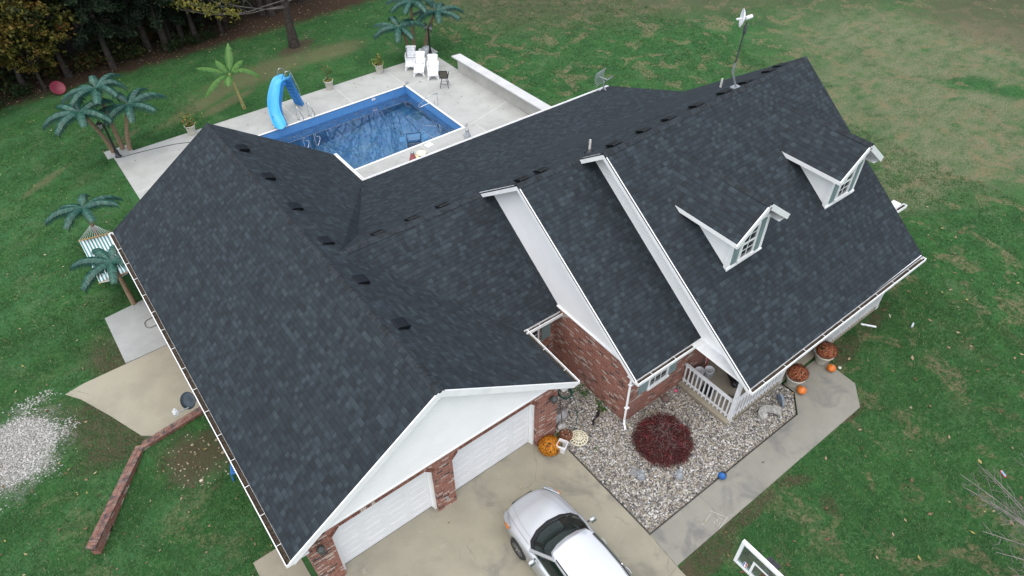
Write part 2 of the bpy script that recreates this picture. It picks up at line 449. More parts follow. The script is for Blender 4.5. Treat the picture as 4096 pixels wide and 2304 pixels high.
M_pad = mk_concrete("tan_pad_concrete", (.31, .29, .22), (.235, .218, .17), (.39, .365, .30), seed=41.0, dark=.45)
M_cwall = mk_concrete("block_wall_concrete", (.44, .435, .40), (.33, .325, .30), (.52, .515, .49), seed=51.0, dark=.6)
M_capst = mk_concrete("wall_cap_concrete", (.54, .545, .535), (.47, .47, .46), (.60, .60, .59), seed=61.0, dark=.4)
M_porch = mk_concrete("porch_concrete", (.30, .265, .20), (.19, .17, .135), (.36, .33, .27), seed=71.0, sscale=1.4, dark=.7)
M_joint = pm("joint_filler", (.20, .18, .14), .95, .3)
M_jlite = pm("pale_joint", (.60, .59, .56), .9, .1)
M_lawn = mk_lawn()
M_black = pm("black_plastic", (.012, .013, .015), .35, .2)
M_vent = pm("vent_plastic", (.0055, .0065, .008), .42, .2, Specular_IOR_Level=.35)
M_iron = pm("black_iron", (.014, .015, .018), .4, .3)
M_steel = pm("stainless_tube", (.62, .62, .60), .22, .06, metal=1.0)
M_galv = pm("galvanised_steel", (.42, .44, .45), .45, .15, 9, metal=.6)
M_white = pm("white_resin", (.82, .83, .84), .35, .02)
M_cream = pm("cream_pot", (.56, .54, .46), .6, .1, 9, .003, 50)
M_blue = pm("blue_slide_plastic", (.060, .40, .76), .35, .07, 3)
M_blued = pm("blue_slide_shell", (.022, .19, .50), .45, .07, 3)
M_tarp = pm("gutter_leaves", (.036, .025, .015), .95, .7, 14, .02, 30, dirt=(.085, .06, .025), dscale=12, damt=.8)
M_glassd = pm("dark_glass", (.018, .026, .028), .04, .2, Specular_IOR_Level=.8)
M_soil = pm("potting_soil", (.05, .032, .02), .95, .4, 20, .01, 40)
M_bark = pm("tree_bark", (.038, .030, .024), .95, .5, 5, .03, 18, dirt=(.055, .052, .045), dscale=3, damt=.4)
M_limb = pm("grey_limb", (.095, .085, .075), .9, .3, 4)
M_twig = pm("pale_twig", (.19, .17, .155), .9, .3, 4)
M_palmt = None
M_sticker = {}
# ------------------------------------------------------------------ ground, paving, pool basin (setting)
def sheet(name, polys, mat, z, kind='structure', jo=None):
    b = MB()
    for p in polys: b.poly([(x, y, z) for x, y in p], 0)
    o = b.build(name, mat); tag(o, kind=kind); return o
PX0, PX1, PY0, PY1 = 2.0, 11.71, 16.69, 22.13           # pool opening
DX0, DX1, DY0, DY1 = -2.65, 15.02, 11.6, 24.58          # pool deck
b = MB(); S = 260
for x0, x1, y0, y1 in ((-S, PX0 - .3, -S, S), (PX1 + .3, S, -S, S), (PX0 - .3, PX1 + .3, -S, PY0 - .3), (PX0 - .3, PX1 + .3, PY1 + .3, S)):
    b.poly([(x0, y0, 0), (x1, y0, 0), (x1, y1, 0), (x0, y1, 0)])
tag(b.build("lawn", M_lawn), kind='structure')

def slab_obj(name, poly, z, mat, holes_strips=None, t=.12):
    b = MB()
    for p in (holes_strips or [poly]): b.slab([(x, y, z) for x, y in p], t)
    return tag(b.build(name, mat), kind='structure')
cp = .10
slab_obj("pool_deck", None, .05, M_deck, [
    [(DX0, DY0), (PX0 - cp, DY0), (PX0 - cp, DY1), (DX0, DY1)],
    [(PX1 + cp, DY0), (DX1, DY0), (DX1, DY1), (PX1 + cp, DY1)],
    [(PX0 - cp, DY0), (PX1 + cp, DY0), (PX1 + cp, PY0 - cp), (PX0 - cp, PY0 - cp)],
    [(PX0 - cp, PY1 + cp), (PX1 + cp, PY1 + cp), (PX1 + cp, DY1), (PX0 - cp, DY1)],
    [(-2.9, 24.58), (-1.75, 24.58), (-1.75, 25.3), (-2.9, 25.3)], [(14.0, 24.58), (15.4, 24.58), (15.4, 25.4), (14.0, 25.4)]])
b = MB()
for p, q in (((8.62, 24.55), (8.62, 22.25)), ((11.75, 24.55), (11.8, 22.3)), ((11.85, 22.15), (15.0, 21.9)), ((5.6, 24.55), (5.6, 22.25)), ((1.95, 24.55), (1.95, 22.2)), ((11.85, 16.6), (15.0, 17.4)), ((9.2, 16.55), (9.2, 12.4)), ((12.4, 16.5), (12.4, 12.4)), ((-2.6, 21.0), (1.8, 21.0)), ((-2.6, 17.2), (1.8, 17.2))):
    b.beam((p[0], p[1], .05), (q[0], q[1], .05), .022, .008)
tag(b.build("deck_joint", M_jlite), kind='structure')
slab_obj("driveway", [(-5.2, -9), (3.66, -9), (3.66, -4.87), (3.74, -3.82), (3.74, .12), (3.3, .12), (3.3, .47), (-3.3, .47), (-3.3, .12), (-4.0, .12), (-4.0, 1.98), (-5.05, 1.98)], .02, M_drive)
slab_obj("walkway", [(3.672, -4.86), (11.97, -4.88), (12.68, -4.25), (12.73, -3.5), (12.72, -2.86), (10.85, -2.86), (10.82, -3.28), (10.18, -3.86), (3.745, -3.83)], .025, M_walk)
b = MB()
b.beam((3.668, -4.9, .02), (3.735, -3.84, .02), .018, .012); b.beam((3.66, -4.87, .02), (1.0, -5.3, .02), .014, .011)
b.beam((10.85, -2.95, .026), (12.7, -2.95, .026), .02, .01)
tag(b.build("paving_joint", M_joint), kind='structure')
slab_obj("side_slab", [(-5.765, 11.13), (-3.9, 11.13), (-3.9, 13.95), (-5.765, 13.77)], .04, M_slab)
slab_obj("rear_pad", [(-7.1, 11.09), (-3.9, 11.12), (-3.9, 7.62), (-5.9, 7.62), (-6.2, 7.85), (-6.75, 9.2), (-7.32, 10.45), (-7.68, 10.98)], .03, M_pad)
slab_obj("gravel_bed", [(3.75, -3.8), (10.17, -3.82), (10.80, -3.25), (10.80, -2.77), (8.2, -2.77), (8.2, -.7), (5.85, -.7), (5.85, 2.75), (3.75, 2.75)], .015, pm("bed_soil", (.20, .175, .14), .95, .5, 14, .01, 60), t=.05)
b = MB()
b.beam((3.74, -.5, .02), (3.74, -3.83, .02), .022, .05); b.beam((3.72, -3.825, .02), (10.18, -3.845, .02), .022, .05)
b.beam((10.17, -3.86, .02), (10.82, -3.27, .02), .022, .05); b.beam((10.82, -3.3, .02), (10.82, -2.8, .02), .022, .05)
tag(b.build("bed_edging", M_black), kind='structure')

# pool basin with printed blue liner, water
t = NT("pool_liner"); p = t.pos()
vo = t.n("TexVoronoi", {"Vector": p, "Scale": 7.0}).outputs[1]
c = t.mix(t.step(t.noise(p, 3.5, 5, .65), .35, .65), (.080, .235, .44), (.185, .39, .585))
c = t.mix(t.M('MULTIPLY', t.step(t.noise(p, .7, 4, .6), .45, .7), .6), c, (.36, .47, .52))
c = t.mix(.05, c, vo)
px_, py_, pz_ = t.xyz(p)
c = t.mix(t.step(pz_, -.6, -.38), c, t.mix(t.noise(p, 5, 3), (.040, .17, .42), (.075, .24, .50)))
M_liner = t.fin(c, .45)
b = MB(); zs, zd = -1.05, -2.0
A_ = [(PX0, PY0), (PX1, PY0), (PX1, PY1), (PX0, PY1)]
fl = [(PX0, PY0, zd), (PX1, PY0, zs), (PX1, PY1, zs), (PX0, PY1, zd)]
b.poly(fl)
for i in range(4):
    j = (i + 1) % 4
    b.poly([(*A_[j], .04), (*A_[i], .04), fl[i], fl[j]])
tag(b.build("pool_basin", M_liner), kind='structure')
b = MB()
for i in range(4):
    (x0, y0), (x1, y1) = A_[i], A_[(i + 1) % 4]
    ox, oy = [(0, -cp / 2), (cp / 2, 0), (0, cp / 2), (-cp / 2, 0)][i]
    if i % 2 == 0: b.bbox((x0 - cp, y0 + oy - cp / 2, .0), (x1 + cp, y0 + oy + cp / 2, .062))
    else: b.bbox((x0 + ox - cp / 2, min(y0, y1), .0), (x0 + ox + cp / 2, max(y0, y1), .061))
tag(b.build("pool_coping", M_white, bevel=.01), kind='structure')
t = NT("pool_water_surface"); p = t.pos()
gl = t.n("BsdfGlossy", {"Color": (1, 1, 1), "Roughness": .015}); tr = t.n("BsdfTransparent", {"Color": (.70, .86, .95)})
bp = t.n("Bump", {"Height": t.noise(p, 1.6, 3, .5), "Distance": .008, "Strength": .25})
t.t.links.new(bp.outputs[0], gl.inputs["Normal"])
fr = t.n("Fresnel", {"IOR": 1.33}); t.t.links.new(bp.outputs[0], fr.inputs["Normal"])
fa = t.M('MINIMUM', t.M('ADD', t.M('MULTIPLY', fr.outputs[0], 3.4), .15), 1.0)
ms = t.n("MixShader", {0: fa, 1: tr.outputs[0], 2: gl.outputs[0]})
t.t.links.new(ms.outputs[0], t.out.inputs[0])
b = MB(); WZ = -.39
b.poly([(PX0 + .01, PY0 + .01, WZ), (PX1 - .01, PY0 + .01, WZ), (PX1 - .01, PY1 - .01, WZ), (PX0 + .01, PY1 - .01, WZ)])
tag(b.build("pool_water", t.mat), kind='structure')
# ------------------------------------------------------------------ the house
house = thing("brick_house", "red brick house with dark shingle roof, two dormers and double white garage doors", "house")
GA = (0, -.01, 5.31); GB = (0, 14.94, 5.275); GL0 = (-4.28, .036, 2.386); GL1 = (-4.24, 15.02, 2.45)
GR0 = (4.264, -.03, 2.35); GR1 = (4.28, 14.94, 2.325); V0 = (4.24, 12.36, 2.43); V1 = (1.844, 7.77, 3.925); V2 = (.60, 6.10, 4.99); CA = (4.308, 2.44, 2.38)
AR = (5.83, 2.435, 2.344); AT = (5.83, 6.05, 4.90)
RB = (5.409, 4.173, 6.258); BL = (5.487, -1.095, 2.553); BR = (8.215, -1.11, 2.529); BT = (8.215, 4.12, 6.232)
RC = (7.711, 3.121, 6.925); CL = (7.789, -3.204, 2.493); CR = (16.969, -3.139, 2.418); RE = (17.095, 3.096, 7.104)
BK = (16.916, 7.839, 3.914); EE = (17.10, 12.219, 2.338)
def nrm(a, b_, c):
    n = (Vector(b_) - Vector(a)).cross(Vector(c) - Vector(a)).normalized()
    return tuple(n if n.z > 0 else -n)
def roofpart(pts, n): 
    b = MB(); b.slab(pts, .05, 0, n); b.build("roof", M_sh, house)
nG1 = nrm(GA, GL0, GB); nG2 = nrm(GA, GR0, GB); nA = nrm(AR, CA, V2); nB = nrm(BL, BR, RB); nC = nrm(CL, CR, RC)
nK = nrm(V1, BK, RE); nE = nrm(V0, EE, BK)
roofpart([GA, GB, GL1, GL0], nG1)
roofpart([GA, GR0, CA, V2, V1, V0, GR1, GB], nG2)
roofpart([CA, AR, AT, V2], nA)
roofpart([BL, BR, BT, RB], nB)
roofpart([CL, CR, RE, RC], nC)
roofpart([V2, V1, BK, RE, RC, (7.711, 4.125, 6.235), RB, (5.409, 6.06, 4.915)], nK)
roofpart([V1, V0, EE, BK], nE)

def caps(p, q, da, db, w=.155, st=.143):
    b = MB(); p = Vector(p); q = Vector(q); L = (q - p).length; d = (q - p) / L; k = int(L / st)
    for i in range(k):
        a = p + d * (i * st); e = p + d * (min((i + 1.25) * st, L)); u0 = Vector((0, 0, .026)); u1 = Vector((0, 0, .014))
        j = random.uniform(-.004, .004)
        for dd, sgn in ((Vector(da), 1), (Vector(db), -1)):
            qd = [a + u0, a + dd * (w + j) + u0 * .8, e + dd * (w + j) + u1 * .8, e + u1]
            b.poly(qd if sgn > 0 else qd[::-1])
            b.poly([a, a + dd * (w + j), a + dd * (w + j) + u0 * .8, a + u0])
    b.build("ridge_cap", M_cap, house)
L_ = (-.822, 0, -.57); R_ = (.822, 0, -.57); F_ = (0, -.818, -.575); K_ = (0, .84, -.543)
caps(GA, GB, L_, R_); caps((.75, 6.09, 4.985), (5.45, 6.06, 4.915), F_, K_); caps(RB, BT, F_, K_); caps(RC, RE, F_, K_)

# brick walls
b = MB()
b.prism([(-3.85, 0), (-3.25, 0), (-3.25, 2.05), (-3.02, 2.30), (-.61, 2.30), (-.38, 2.05), (-.38, 0), (.20, 0), (.20, 2.05), (.43, 2.30), (2.82, 2.30), (3.05, 2.05), (3.05, 0), (3.81, 0), (3.81, 2.52), (-3.85, 2.52)], .21, .33, 'y')
b.bbox((-3.85, .33, 0), (-3.73, 14.5, 2.5)); b.bbox((3.69, .33, 0), (3.81, 2.67, 2.45)); b.bbox((3.69, 11.9, 0), (3.81, 14.5, 2.4))
b.bbox((-3.73, 14.38, 0), (3.69, 14.5, 2.5)); b.bbox((3.69, 2.67, 0), (5.76, 2.79, 2.45))
b.bbox((5.76, -.77, 0), (5.88, 2.79, 2.43)); b.bbox((5.88, -.77, 0), (16.6, -.65, 2.45))
b.bbox((16.48, -.65, 0), (16.6, 11.7, 2.4)); b.bbox((3.81, 11.7, 0), (16.6, 11.82, 2.35))
b.build("brick_wall", M_brick, house)
# soldier courses over the garage doors
t = NT("soldier_brick"); a = t.wn(t.n("VectorMath", {0: t.n("VectorMath", {0: t.n("VectorMath", {0: t.obj(), 1: (13.2, 0, 0)}, operation='MULTIPLY').outputs[0]}, operation='FLOOR').outputs[0], 1: (0, .5, .3)}, operation='ADD').outputs[0])
M_sold = t.fin(t.mix(t.M('MULTIPLY', t.step(t.noise(t.obj(), 24, 3), .5, .62), .35), t.ramp(a, [(0, (.14, .044, .028)), (.7, (.22, .078, .048)), (.88, (.17, .06, .045)), (.9, (.50, .42, .36))], 'CONSTANT'), (.36, .28, .24)), .9)
for x0, x1 in ((-3.25, -.38), (.20, 3.05)):
    b = MB(); n = 34
    for i in range(n):
        x = x0 + .25 + (x1 - x0 - .5) * (i + .5) / n
        b.box((x, .245, 2.352), ((x1 - x0 - .5) / n - .012, .085, .12))
    for s, cx in ((1, x0), (-1, x1)):
        for k in range(5):
            f = (k + .5) / 5; M = Matrix.Rotation(-s * R(47), 3, 'Y')
            b.box((cx + s * .23 * f - s * .035, .245, 2.05 + .25 * f + .035), (.058, .085, .12), 0, M)
    b.build("brick_arch", M_sold, house)
# garage gable siding, soffit, bargeboards: every piece a part
def piece(name, mat, pts, n=None):
    b = MB(); b.poly(pts); return b.build(name, mat, house)
piece("gable_siding", M_side, [(-3.83, .195, 2.525), (3.83, .195, 2.525), (0, .195, 5.2)])
piece("gable_siding", M_side, [(5.80, 6.2, 2.45), (5.80, -.76, 2.45), (5.80, -.76, 2.68), (5.80, 4.17, 6.15), (5.80, 6.2, 4.78)])
piece("gable_siding", M_side, [(8.2, 6.2, 2.42), (8.2, -2.8, 2.42), (8.2, -2.8, 2.67), (8.2, 3.1, 6.81), (8.2, 6.2, 4.75)])
piece("gable_siding", M_side, [(16.62, -2.8, 2.42), (16.62, 11.7, 2.36), (16.62, 7.8, 3.80), (16.62, 3.1, 6.95), (16.62, -2.8, 2.62)])
piece("gable_siding", M_side, [(3.8, 14.5, 2.5), (-3.85, 14.5, 2.5), (0, 14.5, 5.15)])
def rake(p, q, h=.19, w=.035, dz=-.10, off=(0, 0, 0)):
    o = Vector(off) + Vector((0, 0, dz)); b = MB(); b.beam(Vector(p) + o, Vector(q) + o, w, h); b.build("bargeboard", M_trim, house)
rake(GL0, GA, off=(0, .012, 0)); rake(GR0, GA, off=(0, .012, 0)); rake(GL1, GB, .15, dz=-.14, off=(0, -.05, 0)); rake(GR1, GB, .15, dz=-.14, off=(0, -.05, 0))
rake(BL, RB, .17, off=(.02, 0, 0)); rake((5.409, 6.1, 4.90), RB, .17, off=(.02, 0, 0)); rake(CL, RC, .17, off=(.02, 0, 0)); rake((7.711, 4.12, 6.235), RC, .17, off=(.02, 0, 0))
rake(CR, RE, .15, dz=-.14, off=(-.06, 0, 0)); rake(RE, BK, .15, dz=-.14, off=(-.06, 0, 0)); rake(BK, EE, .15, dz=-.14, off=(-.06, 0, 0))
for a_, c_ in (((-3.9, .17, 2.50), (3.86, .21, 2.545)), ((5.74, -.80, 2.42), (5.80, 2.68, 2.455)), ((8.17, -2.85, 2.40), (8.23, -.9, 2.44))):
    b = MB(); b.bbox(a_, c_); b.build("siding_trim", M_trim, house)
def under(pts, dz=-.09): piece("soffit", M_soff, [(x, y, z + dz) for x, y, z in pts][::-1])
under([GL0, (-4.275, .25, 2.386), (0, .25, 5.31), GA]); under([GA, (0, .25, 5.31), (4.27, .25, 2.35), GR0])
under([BL, (5.80, -1.095, 2.553), (5.80, 4.17, 6.258), RB]); under([CL, (8.2, -3.2, 2.493), (8.2, 3.12, 6.92), RC])
under([(16.62, -3.14, 2.42), CR, RE, (16.62, 3.1, 7.09)])
for q in ([(-4.27, .04, 2.28), (-4.27, 15, 2.28), (-3.85, 15, 2.28), (-3.85, .04, 2.28)], [(3.81, 0, 2.26), (3.81, 2.7, 2.26), (4.29, 2.46, 2.26), (4.29, 0, 2.26)],
          [(4.3, 2.44, 2.25), (4.3, 2.67, 2.25), (5.8, 2.67, 2.25), (5.8, 2.44, 2.25)], [(5.5, -1.09, 2.42), (5.5, -.77, 2.42), (8.2, -.77, 2.42), (8.2, -1.09, 2.42)],
          [(7.8, -3.17, 2.46), (7.8, -.77, 2.46), (16.9, -.77, 2.46), (16.9, -3.12, 2.46)][::-1], [(4.3, 11.8, 2.26), (4.3, 12.3, 2.26), (17, 12.2, 2.26), (17, 11.8, 2.26)]): piece("soffit", M_soff, q)

def gutter(p, q, out, trims=1, deb=True, st=.95, fill=.5):
    p = Vector(p); q = Vector(q); o = Vector(out).normalized(); d = (q - p).normalized(); W = .13; H = .115
    b = MB(); z = Vector((0, 0, 1)); p = p - z * .02; q = q - z * .02
    b.beam(p + o * W - z * (H / 2), q + o * W - z * (H / 2), .022, H); b.beam(p + o * (W * .5) - z * H, q + o * (W * .5) - z * H, W, .012)
    b.beam(p - z * (H / 2 + .02) - o * .004, q - z * (H / 2 + .02) - o * .004, .016, H + .03)
    for e in (p, q): b.beam(e + o * .0 - z * (H / 2), e + o * W - z * (H / 2), .014, H)
    n = int((q - p).length / st)
    for i in range(n):
        a = p + d * ((i + .6) * st); b.beam(a - z * .004, a + o * W - z * .004, .012, .008)
    g = b.build("gutter", M_trim, house)
    if deb:
        b = MB(); k = max(4, int((q - p).length / .12)); rows = []
        for i in range(k + 1):
            a = p + (q - p) * (i / k); h = -.055 - random.uniform(0, .03)
            rows.append([tuple(a + o * .006 - z * (-h + .01)), tuple(a + o * W * .5 + z * (h + random.uniform(-.01, .02))), tuple(a + o * (W - .01) + z * (h - .02))])
        b.grid(rows); b.build("leaf_debris", M_tarp, g)
    return g
gutter(GL0, GL1, (-1, 0, 0)); gutter(GR0, CA, (1, 0, 0), deb=True); gutter((4.30, 2.44, 2.37), AR, (0, -1, 0)); gutter(BL, BR, (0, -1, 0)); gutter(CL, CR, (0, -1, 0))
gutter(V0, EE, (0, 1, 0), deb=False); gutter(V0, GR1, (1, 0, 0), deb=False)
gutter((16.9, -1.5, 3.2), (18.02, -1.53, 3.2), (0, -1, 0), deb=True)
b = MB(); b.bbox((16.63, -1.49, 3.0), (17.95, -1.2, 3.17)); b.build("eave_return", M_soff, house)
# downspouts
b = MB(); b.tube([(5.60, -1.12, 2.42), (5.62, -1.0, 2.33), (5.69, -.80, 2.2), (5.70, -.80, .25), (5.66, -.86, .12), (5.56, -1.02, .06)], .042, 4, sm=False)
for z in (1.9, .8): b.bbox((5.64, -.855, z), (5.77, -.745, z + .03))
b.build("downspout", M_trim, house)

# windows and shutters
def window_mesh(w_, h, cols, rows, dep=.05):
    b = MB(); f = .055
    b.bbox((-w_ / 2, -dep, 0), (-w_ / 2 + f, 0, h)); b.bbox((w_ / 2 - f, -dep, 0), (w_ / 2, 0, h)); b.bbox((-w_ / 2 + f, -dep, h - f), (w_ / 2 - f, 0, h)); b.bbox((-w_ / 2 - .03, -dep - .03, -.05), (w_ / 2 + .03, 0, f * .7))
    b.bbox((-w_ / 2 + f, -dep * .75, h * .5 - .025), (w_ / 2 - f, -.004, h * .5 + .025))
    b.poly([(-w_ / 2 + f, -.012, f * .7), (w_ / 2 - f, -.012, f * .7), (w_ / 2 - f, -.012, h - f), (-w_ / 2 + f, -.012, h - f)], 1)
    for i in range(1, cols): 
        x = -w_ / 2 + f + (w_ - 2 * f) * i / cols; b.bbox((x - .008, -.026, f), (x + .008, -.014, h - f))
    for s in (0, 1):
        for j in range(1, rows):
            z = (f + (h * .5 - f) * j / rows) + s * h * .47; b.bbox((-w_ / 2 + f, -.025, z - .008), (w_ / 2 - f, -.0145, z + .008))
    return b
def shutter_mesh(w_, h):
    b = MB(); b.bbox((-w_ / 2, -.03, 0), (w_ / 2, 0, h))
    for z in (.05, h * .53):
        b.bbox((-w_ / 2 + .05, -.042, z), (w_ / 2 - .05, -.03, z + h * .41))
    return b
def put(mb, name, mats, x, y, z, par=house):
    return mb.build(name, mats, par, (x, y, z))
put(window_mesh(.86, 1.3, 3, 2), "window", [M_trim, M_glassd], 6.96, -.77, 1.08); put(shutter_mesh(.38, 1.35), "shutter", M_shut, 6.34, -.77, 1.06); put(shutter_mesh(.40, 1.35), "shutter", M_shut, 7.58, -.77, 1.04)
put(window_mesh(.8, 1.25, 2, 2), "window", [M_trim, M_glassd], 4.70, 2.67, 1.2); put(shutter_mesh(.37, 1.3), "shutter", M_shut, 5.40, 2.67, 1.11)
put(shutter_mesh(.40, 1.35), "shutter", M_shut, 9.10, -.77, 1.06); put(window_mesh(.9, 1.3, 3, 2), "window", [M_trim, M_glassd], 9.85, -.77, 1.08)

# garage doors: jambs, sectional panels
for x0, x1 in ((-3.25, -.38), (.20, 3.05)):
    b = MB()
    b.bbox((x0 - .02, .33, .0), (x0 + .06, .52, 2.34)); b.bbox((x1 - .06, .33, .0), (x1 + .02, .52, 2.34)); b.bbox((x0 + .06, .33, 2.22), (x1 - .06, .52, 2.34))
    b.bbox((x0 + .06, .43, .02), (x0 + .085, .47, 2.22)); b.bbox((x1 - .085, .43, .02), (x1 - .06, .47, 2.22))
    b.build("door_jamb", M_trim, house)
    b = MB(); W = x1 - x0 - .12; n = 4; hh = 2.2 / 4
    for r_ in range(4):
        z0 = .025 + r_ * hh; b.bbox((x0 + .06, .475, z0), (x1 - .06, .52, z0 + hh - .006))
        for k in range(n):
            cx = x0 + .06 + W * (k + .5) / n; pw = W / n * .78; ph = hh * .56; cz = z0 + hh * .5
            for (a0, a1, c0, c1) in ((-pw / 2, pw / 2, ph / 2 - .022, ph / 2), (-pw / 2, pw / 2, -ph / 2, -ph / 2 + .022), (-pw / 2, -pw / 2 + .022, -ph / 2 + .022, ph / 2 - .022), (pw / 2 - .022, pw / 2, -ph / 2 + .022, ph / 2 - .022)):
                b.bbox((cx + a0, .470, cz + c0), (cx + a1, .4755, cz + c1))
            b.bbox((cx - pw / 2 + .06, .471, cz - ph / 2 + .05), (cx + pw / 2 - .06, .476, cz + ph / 2 - .05))
    b.bbox((x0 + .07, .465, .0), (x1 - .07, .5, .024), 1)
    b.build("garage_door", [M_door, M_black], house)
# wall lanterns, outlet
for x in (-3.6, 3.52):
    b = MB(); b.lathe([(.005, .30), (.02, .27), (.085, .20), (.105, .18), (.10, .165), (.07, .03), (.075, .02), (.045, .0), (.02, -.03), (.012, -.13), (.02, -.16), (.0, -.17)], (0, -.17, 0), 12)
    b.lathe([(.055, -.06), (.055, .06)], (0, 0, 0), 12, sq=.3); b.tube([(0, 0, .0), (0, -.06, .06), (0, -.12, .02)], .012, 6)
    b.build("wall_lantern", pm("lantern_metal", (.055, .062, .060), .5, .3, 20), house, (x, .21, 1.98))
b = MB(); b.bbox((-.035, -.03, -.05), (.035, 0, .05)); b.bbox((-.02, -.04, -.03), (.02, -.03, .03)); b.build("outlet_box", M_galv, house, (-.09, .21, .45))

# dormers
for cx in (10.05, 14.83):
    b = MB(); yw = -.66; hw = .75
    zb = lambda y: 2.493 + (y + 3.204) * .7007
    b.poly([(-hw, yw, zb(yw) - .12), (hw, yw, zb(yw) - .12), (hw, yw, 5.60), (0, yw, 6.30), (-hw, yw, 5.60)])
    for s in (-1, 1):
        q = [(s * hw, yw, zb(yw) - .12), (s * hw, 1.4, 5.60), (s * hw, yw, 5.60)]
        b.poly(q if s > 0 else q[::-1])
    dm = b.build("dormer", M_side, house, (cx, 0, 0))
    b = MB(); yf = -1.03; A1 = (0, yf, 6.52); A2 = (0, 2.66, 6.56)
    for s in (-1, 1):
        q = [A1, A2, (s * 1.12, 1.42, 5.66), (s * 1.12, yf, 5.65)]
        b.slab(q if s < 0 else q[::-1], .045, 0, (s * .61, 0, .79))
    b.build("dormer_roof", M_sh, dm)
    b = MB(); k = int(3.69 / .143)
    for i in range(k):
        y0 = yf + i * .143; y1 = min(2.66, y0 + .18)
        for s in (-1, 1):
            dx, dz = s * .79 * .15, -.61 * .15
            q = [(0, y0, 6.555), (dx, y0, 6.547 + dz), (dx, y1, 6.535 + dz), (0, y1, 6.54)]
            b.poly(q if s > 0 else q[::-1]); b.poly([(0, y0, 6.50), (dx, y0, 6.51 + dz), (dx, y0, 6.547 + dz), (0, y0, 6.555)])
    b.build("ridge_cap", M_cap, dm)
    b = MB()
    for s in (-1, 1):
        b.beam((s * 1.12, yf + .015, 5.55), (0, yf + .015, 6.42), .035, .17)
        b.beam((s * 1.11, yf, 5.565), (s * 1.11, 1.38, 5.575), .03, .14)
        q = [(s * 1.10, yf + .04, 5.53), (s * .74, yf + .04, 5.53), (s * .74, 1.3, 5.53), (s * 1.10, 1.3, 5.53)]
        b.poly(q if s < 0 else q[::-1])
        q = [(s * 1.1, yf + .03, 5.57), (0, yf + .03, 6.43), (0, yw, 6.43), (s * 1.1, yw, 5.57)]; b.poly(q)
        b.bbox((s * hw - .05, yw - .012, zb(yw) - .05), (s * hw + .05, yw + .09, 5.58))
    b.bbox((-hw - .05, yw - .05, zb(yw) - .1), (hw + .05, yw, zb(yw) + .07)); b.build("dormer_trim", M_trim, dm)
    put(window_mesh(.66, 1.12, 2, 2), "window", [M_trim, M_glassd], 0, yw - .004, 4.42, dm)
    for s in (-1, 1): put(shutter_mesh(.24, 1.16), "shutter", M_shut, s * .50, yw - .004, 4.40, dm)

# roof vents and vent pipes
def slopeM(n, dn):
    z = Vector(n).normalized(); y = Vector(dn); y = (y - z * y.dot(z)).normalized(); x = y.cross(z)
    return Matrix((x, y, z)).transposed()
b = MB(); b.box((0, 0, .008), (.52, .50, .012))
pr = [(-.22, .04), (-.20, .10), (.12, .165), (.22, .155), (.22, .07)]
b.prism([(y, z) for y, z in pr], -.22, .22, 'x'); b.box((0, 0, .05), (.38, .36, .09))
for s in (-1, 1): b.beam((s * .21, -.19, .104), (-s * .21, .12, .168), .012, .006)
vent = b.mesh("roof_vent", M_vent)
def add_vent(p, n, dn, hz=1.0):
    o = bpy.data.objects.new("roof_vent", vent); col.objects.link(o); o.parent = house
    m = slopeM(n, dn).to_4x4(); m = m @ Matrix.Diagonal((.84, .82, hz, 1)); m.translation = Vector(p); o.matrix_local = m
    bv = o.modifiers.new("Bevel", 'BEVEL'); bv.width = .012; bv.segments = 2
for y in (12.93, 10.78, 8.74, 6.68, 4.60, 2.53): add_vent((.40, y, 5.31 - .40 * .694 - (.035 * y / 14.9)), nG2, (1, 0, -.69))
kz = lambda x, y, x0, y0, z0: z0 - (y - y0) * .646
for x in (1.98, 3.15, 4.26): add_vent((x, 6.48, 4.985 - .015 * x - .42 * .646 + .03), nK, (0, 1, -.646), .5)
for x in (5.92, 6.65): add_vent((x, 4.56, 6.25 - .4 * .66 + .02), nK, (0, 1, -.646), .5)
for x, dz in ((8.54, 0), (9.77, .01), (10.87, .02), (12.11, .05), (13.44, .07), (14.53, .09), (15.75, .11), (16.35, .12)): add_vent((x, 3.52, 6.93 - .4 * .66 + .02 + dz), nK, (0, 1, -.646), .5)
for x, y, z in ((8.31, 4.29, 6.20), (14.75, 4.6, 6.05)):
    b = MB(); b.tube([(0, 0, -.1), (0, 0, .38)], .038, 10); b.lathe([(.038, .38), (.026, .38), (.026, .3)], n=10)
    p_ = b.build("vent_pipe", pm("pvc_pipe", (.66, .63, .58), .5, .08), house, (x, y, z))
    b = MB(); b.lathe([(.16, -.08), (.12, -.02), (.06, .05), (.04, .06)], n=12); b.build("pipe_boot", M_black, p_)

# porch
b = MB(); b.bbox((8.1, -2.77, 0), (16.45, -.78, .15)); b.build("porch_floor", M_porch, house, bevel=.01)
b = MB(); b.bbox((8.2, -2.86, 2.24), (16.6, -2.66, 2.45)); b.build("porch_beam", M_paint, house)
for x in (8.3, 10.78, 12.74, 16.3):
    b = MB(); b.bbox((x - .055, -2.76, .0), (x + .055, -2.65, 2.24)); b.bbox((x - .07, -2.775, .0), (x + .07, -2.635, .13)); b.build("porch_post", M_paint, house)
b = MB(); b.bbox((12.30, -2.56, .15), (12.40, -2.44, .34)); b.build("porch_bracket", M_paint, house)
def railing(p, q):
    b = MB(); p = Vector(p); q = Vector(q); z = Vector((0, 0, 1)); d = q - p; n = int(d.length / .152)
    b.beam(p + z * .95, q + z * .95, .09, .04); b.beam(p + z * .90, q + z * .90, .035, .07); b.beam(p + z * .24, q + z * .24, .035, .07)
    for i in range(n):
        a = p + d * ((i + .5) / n) + Vector((-d.y, d.x, 0)).normalized() * (-.035); b.beam(a + z * .16, a + z * .935, .038, .038, up=(1, 0, 0))
    b.build("porch_railing", M_paint, house)
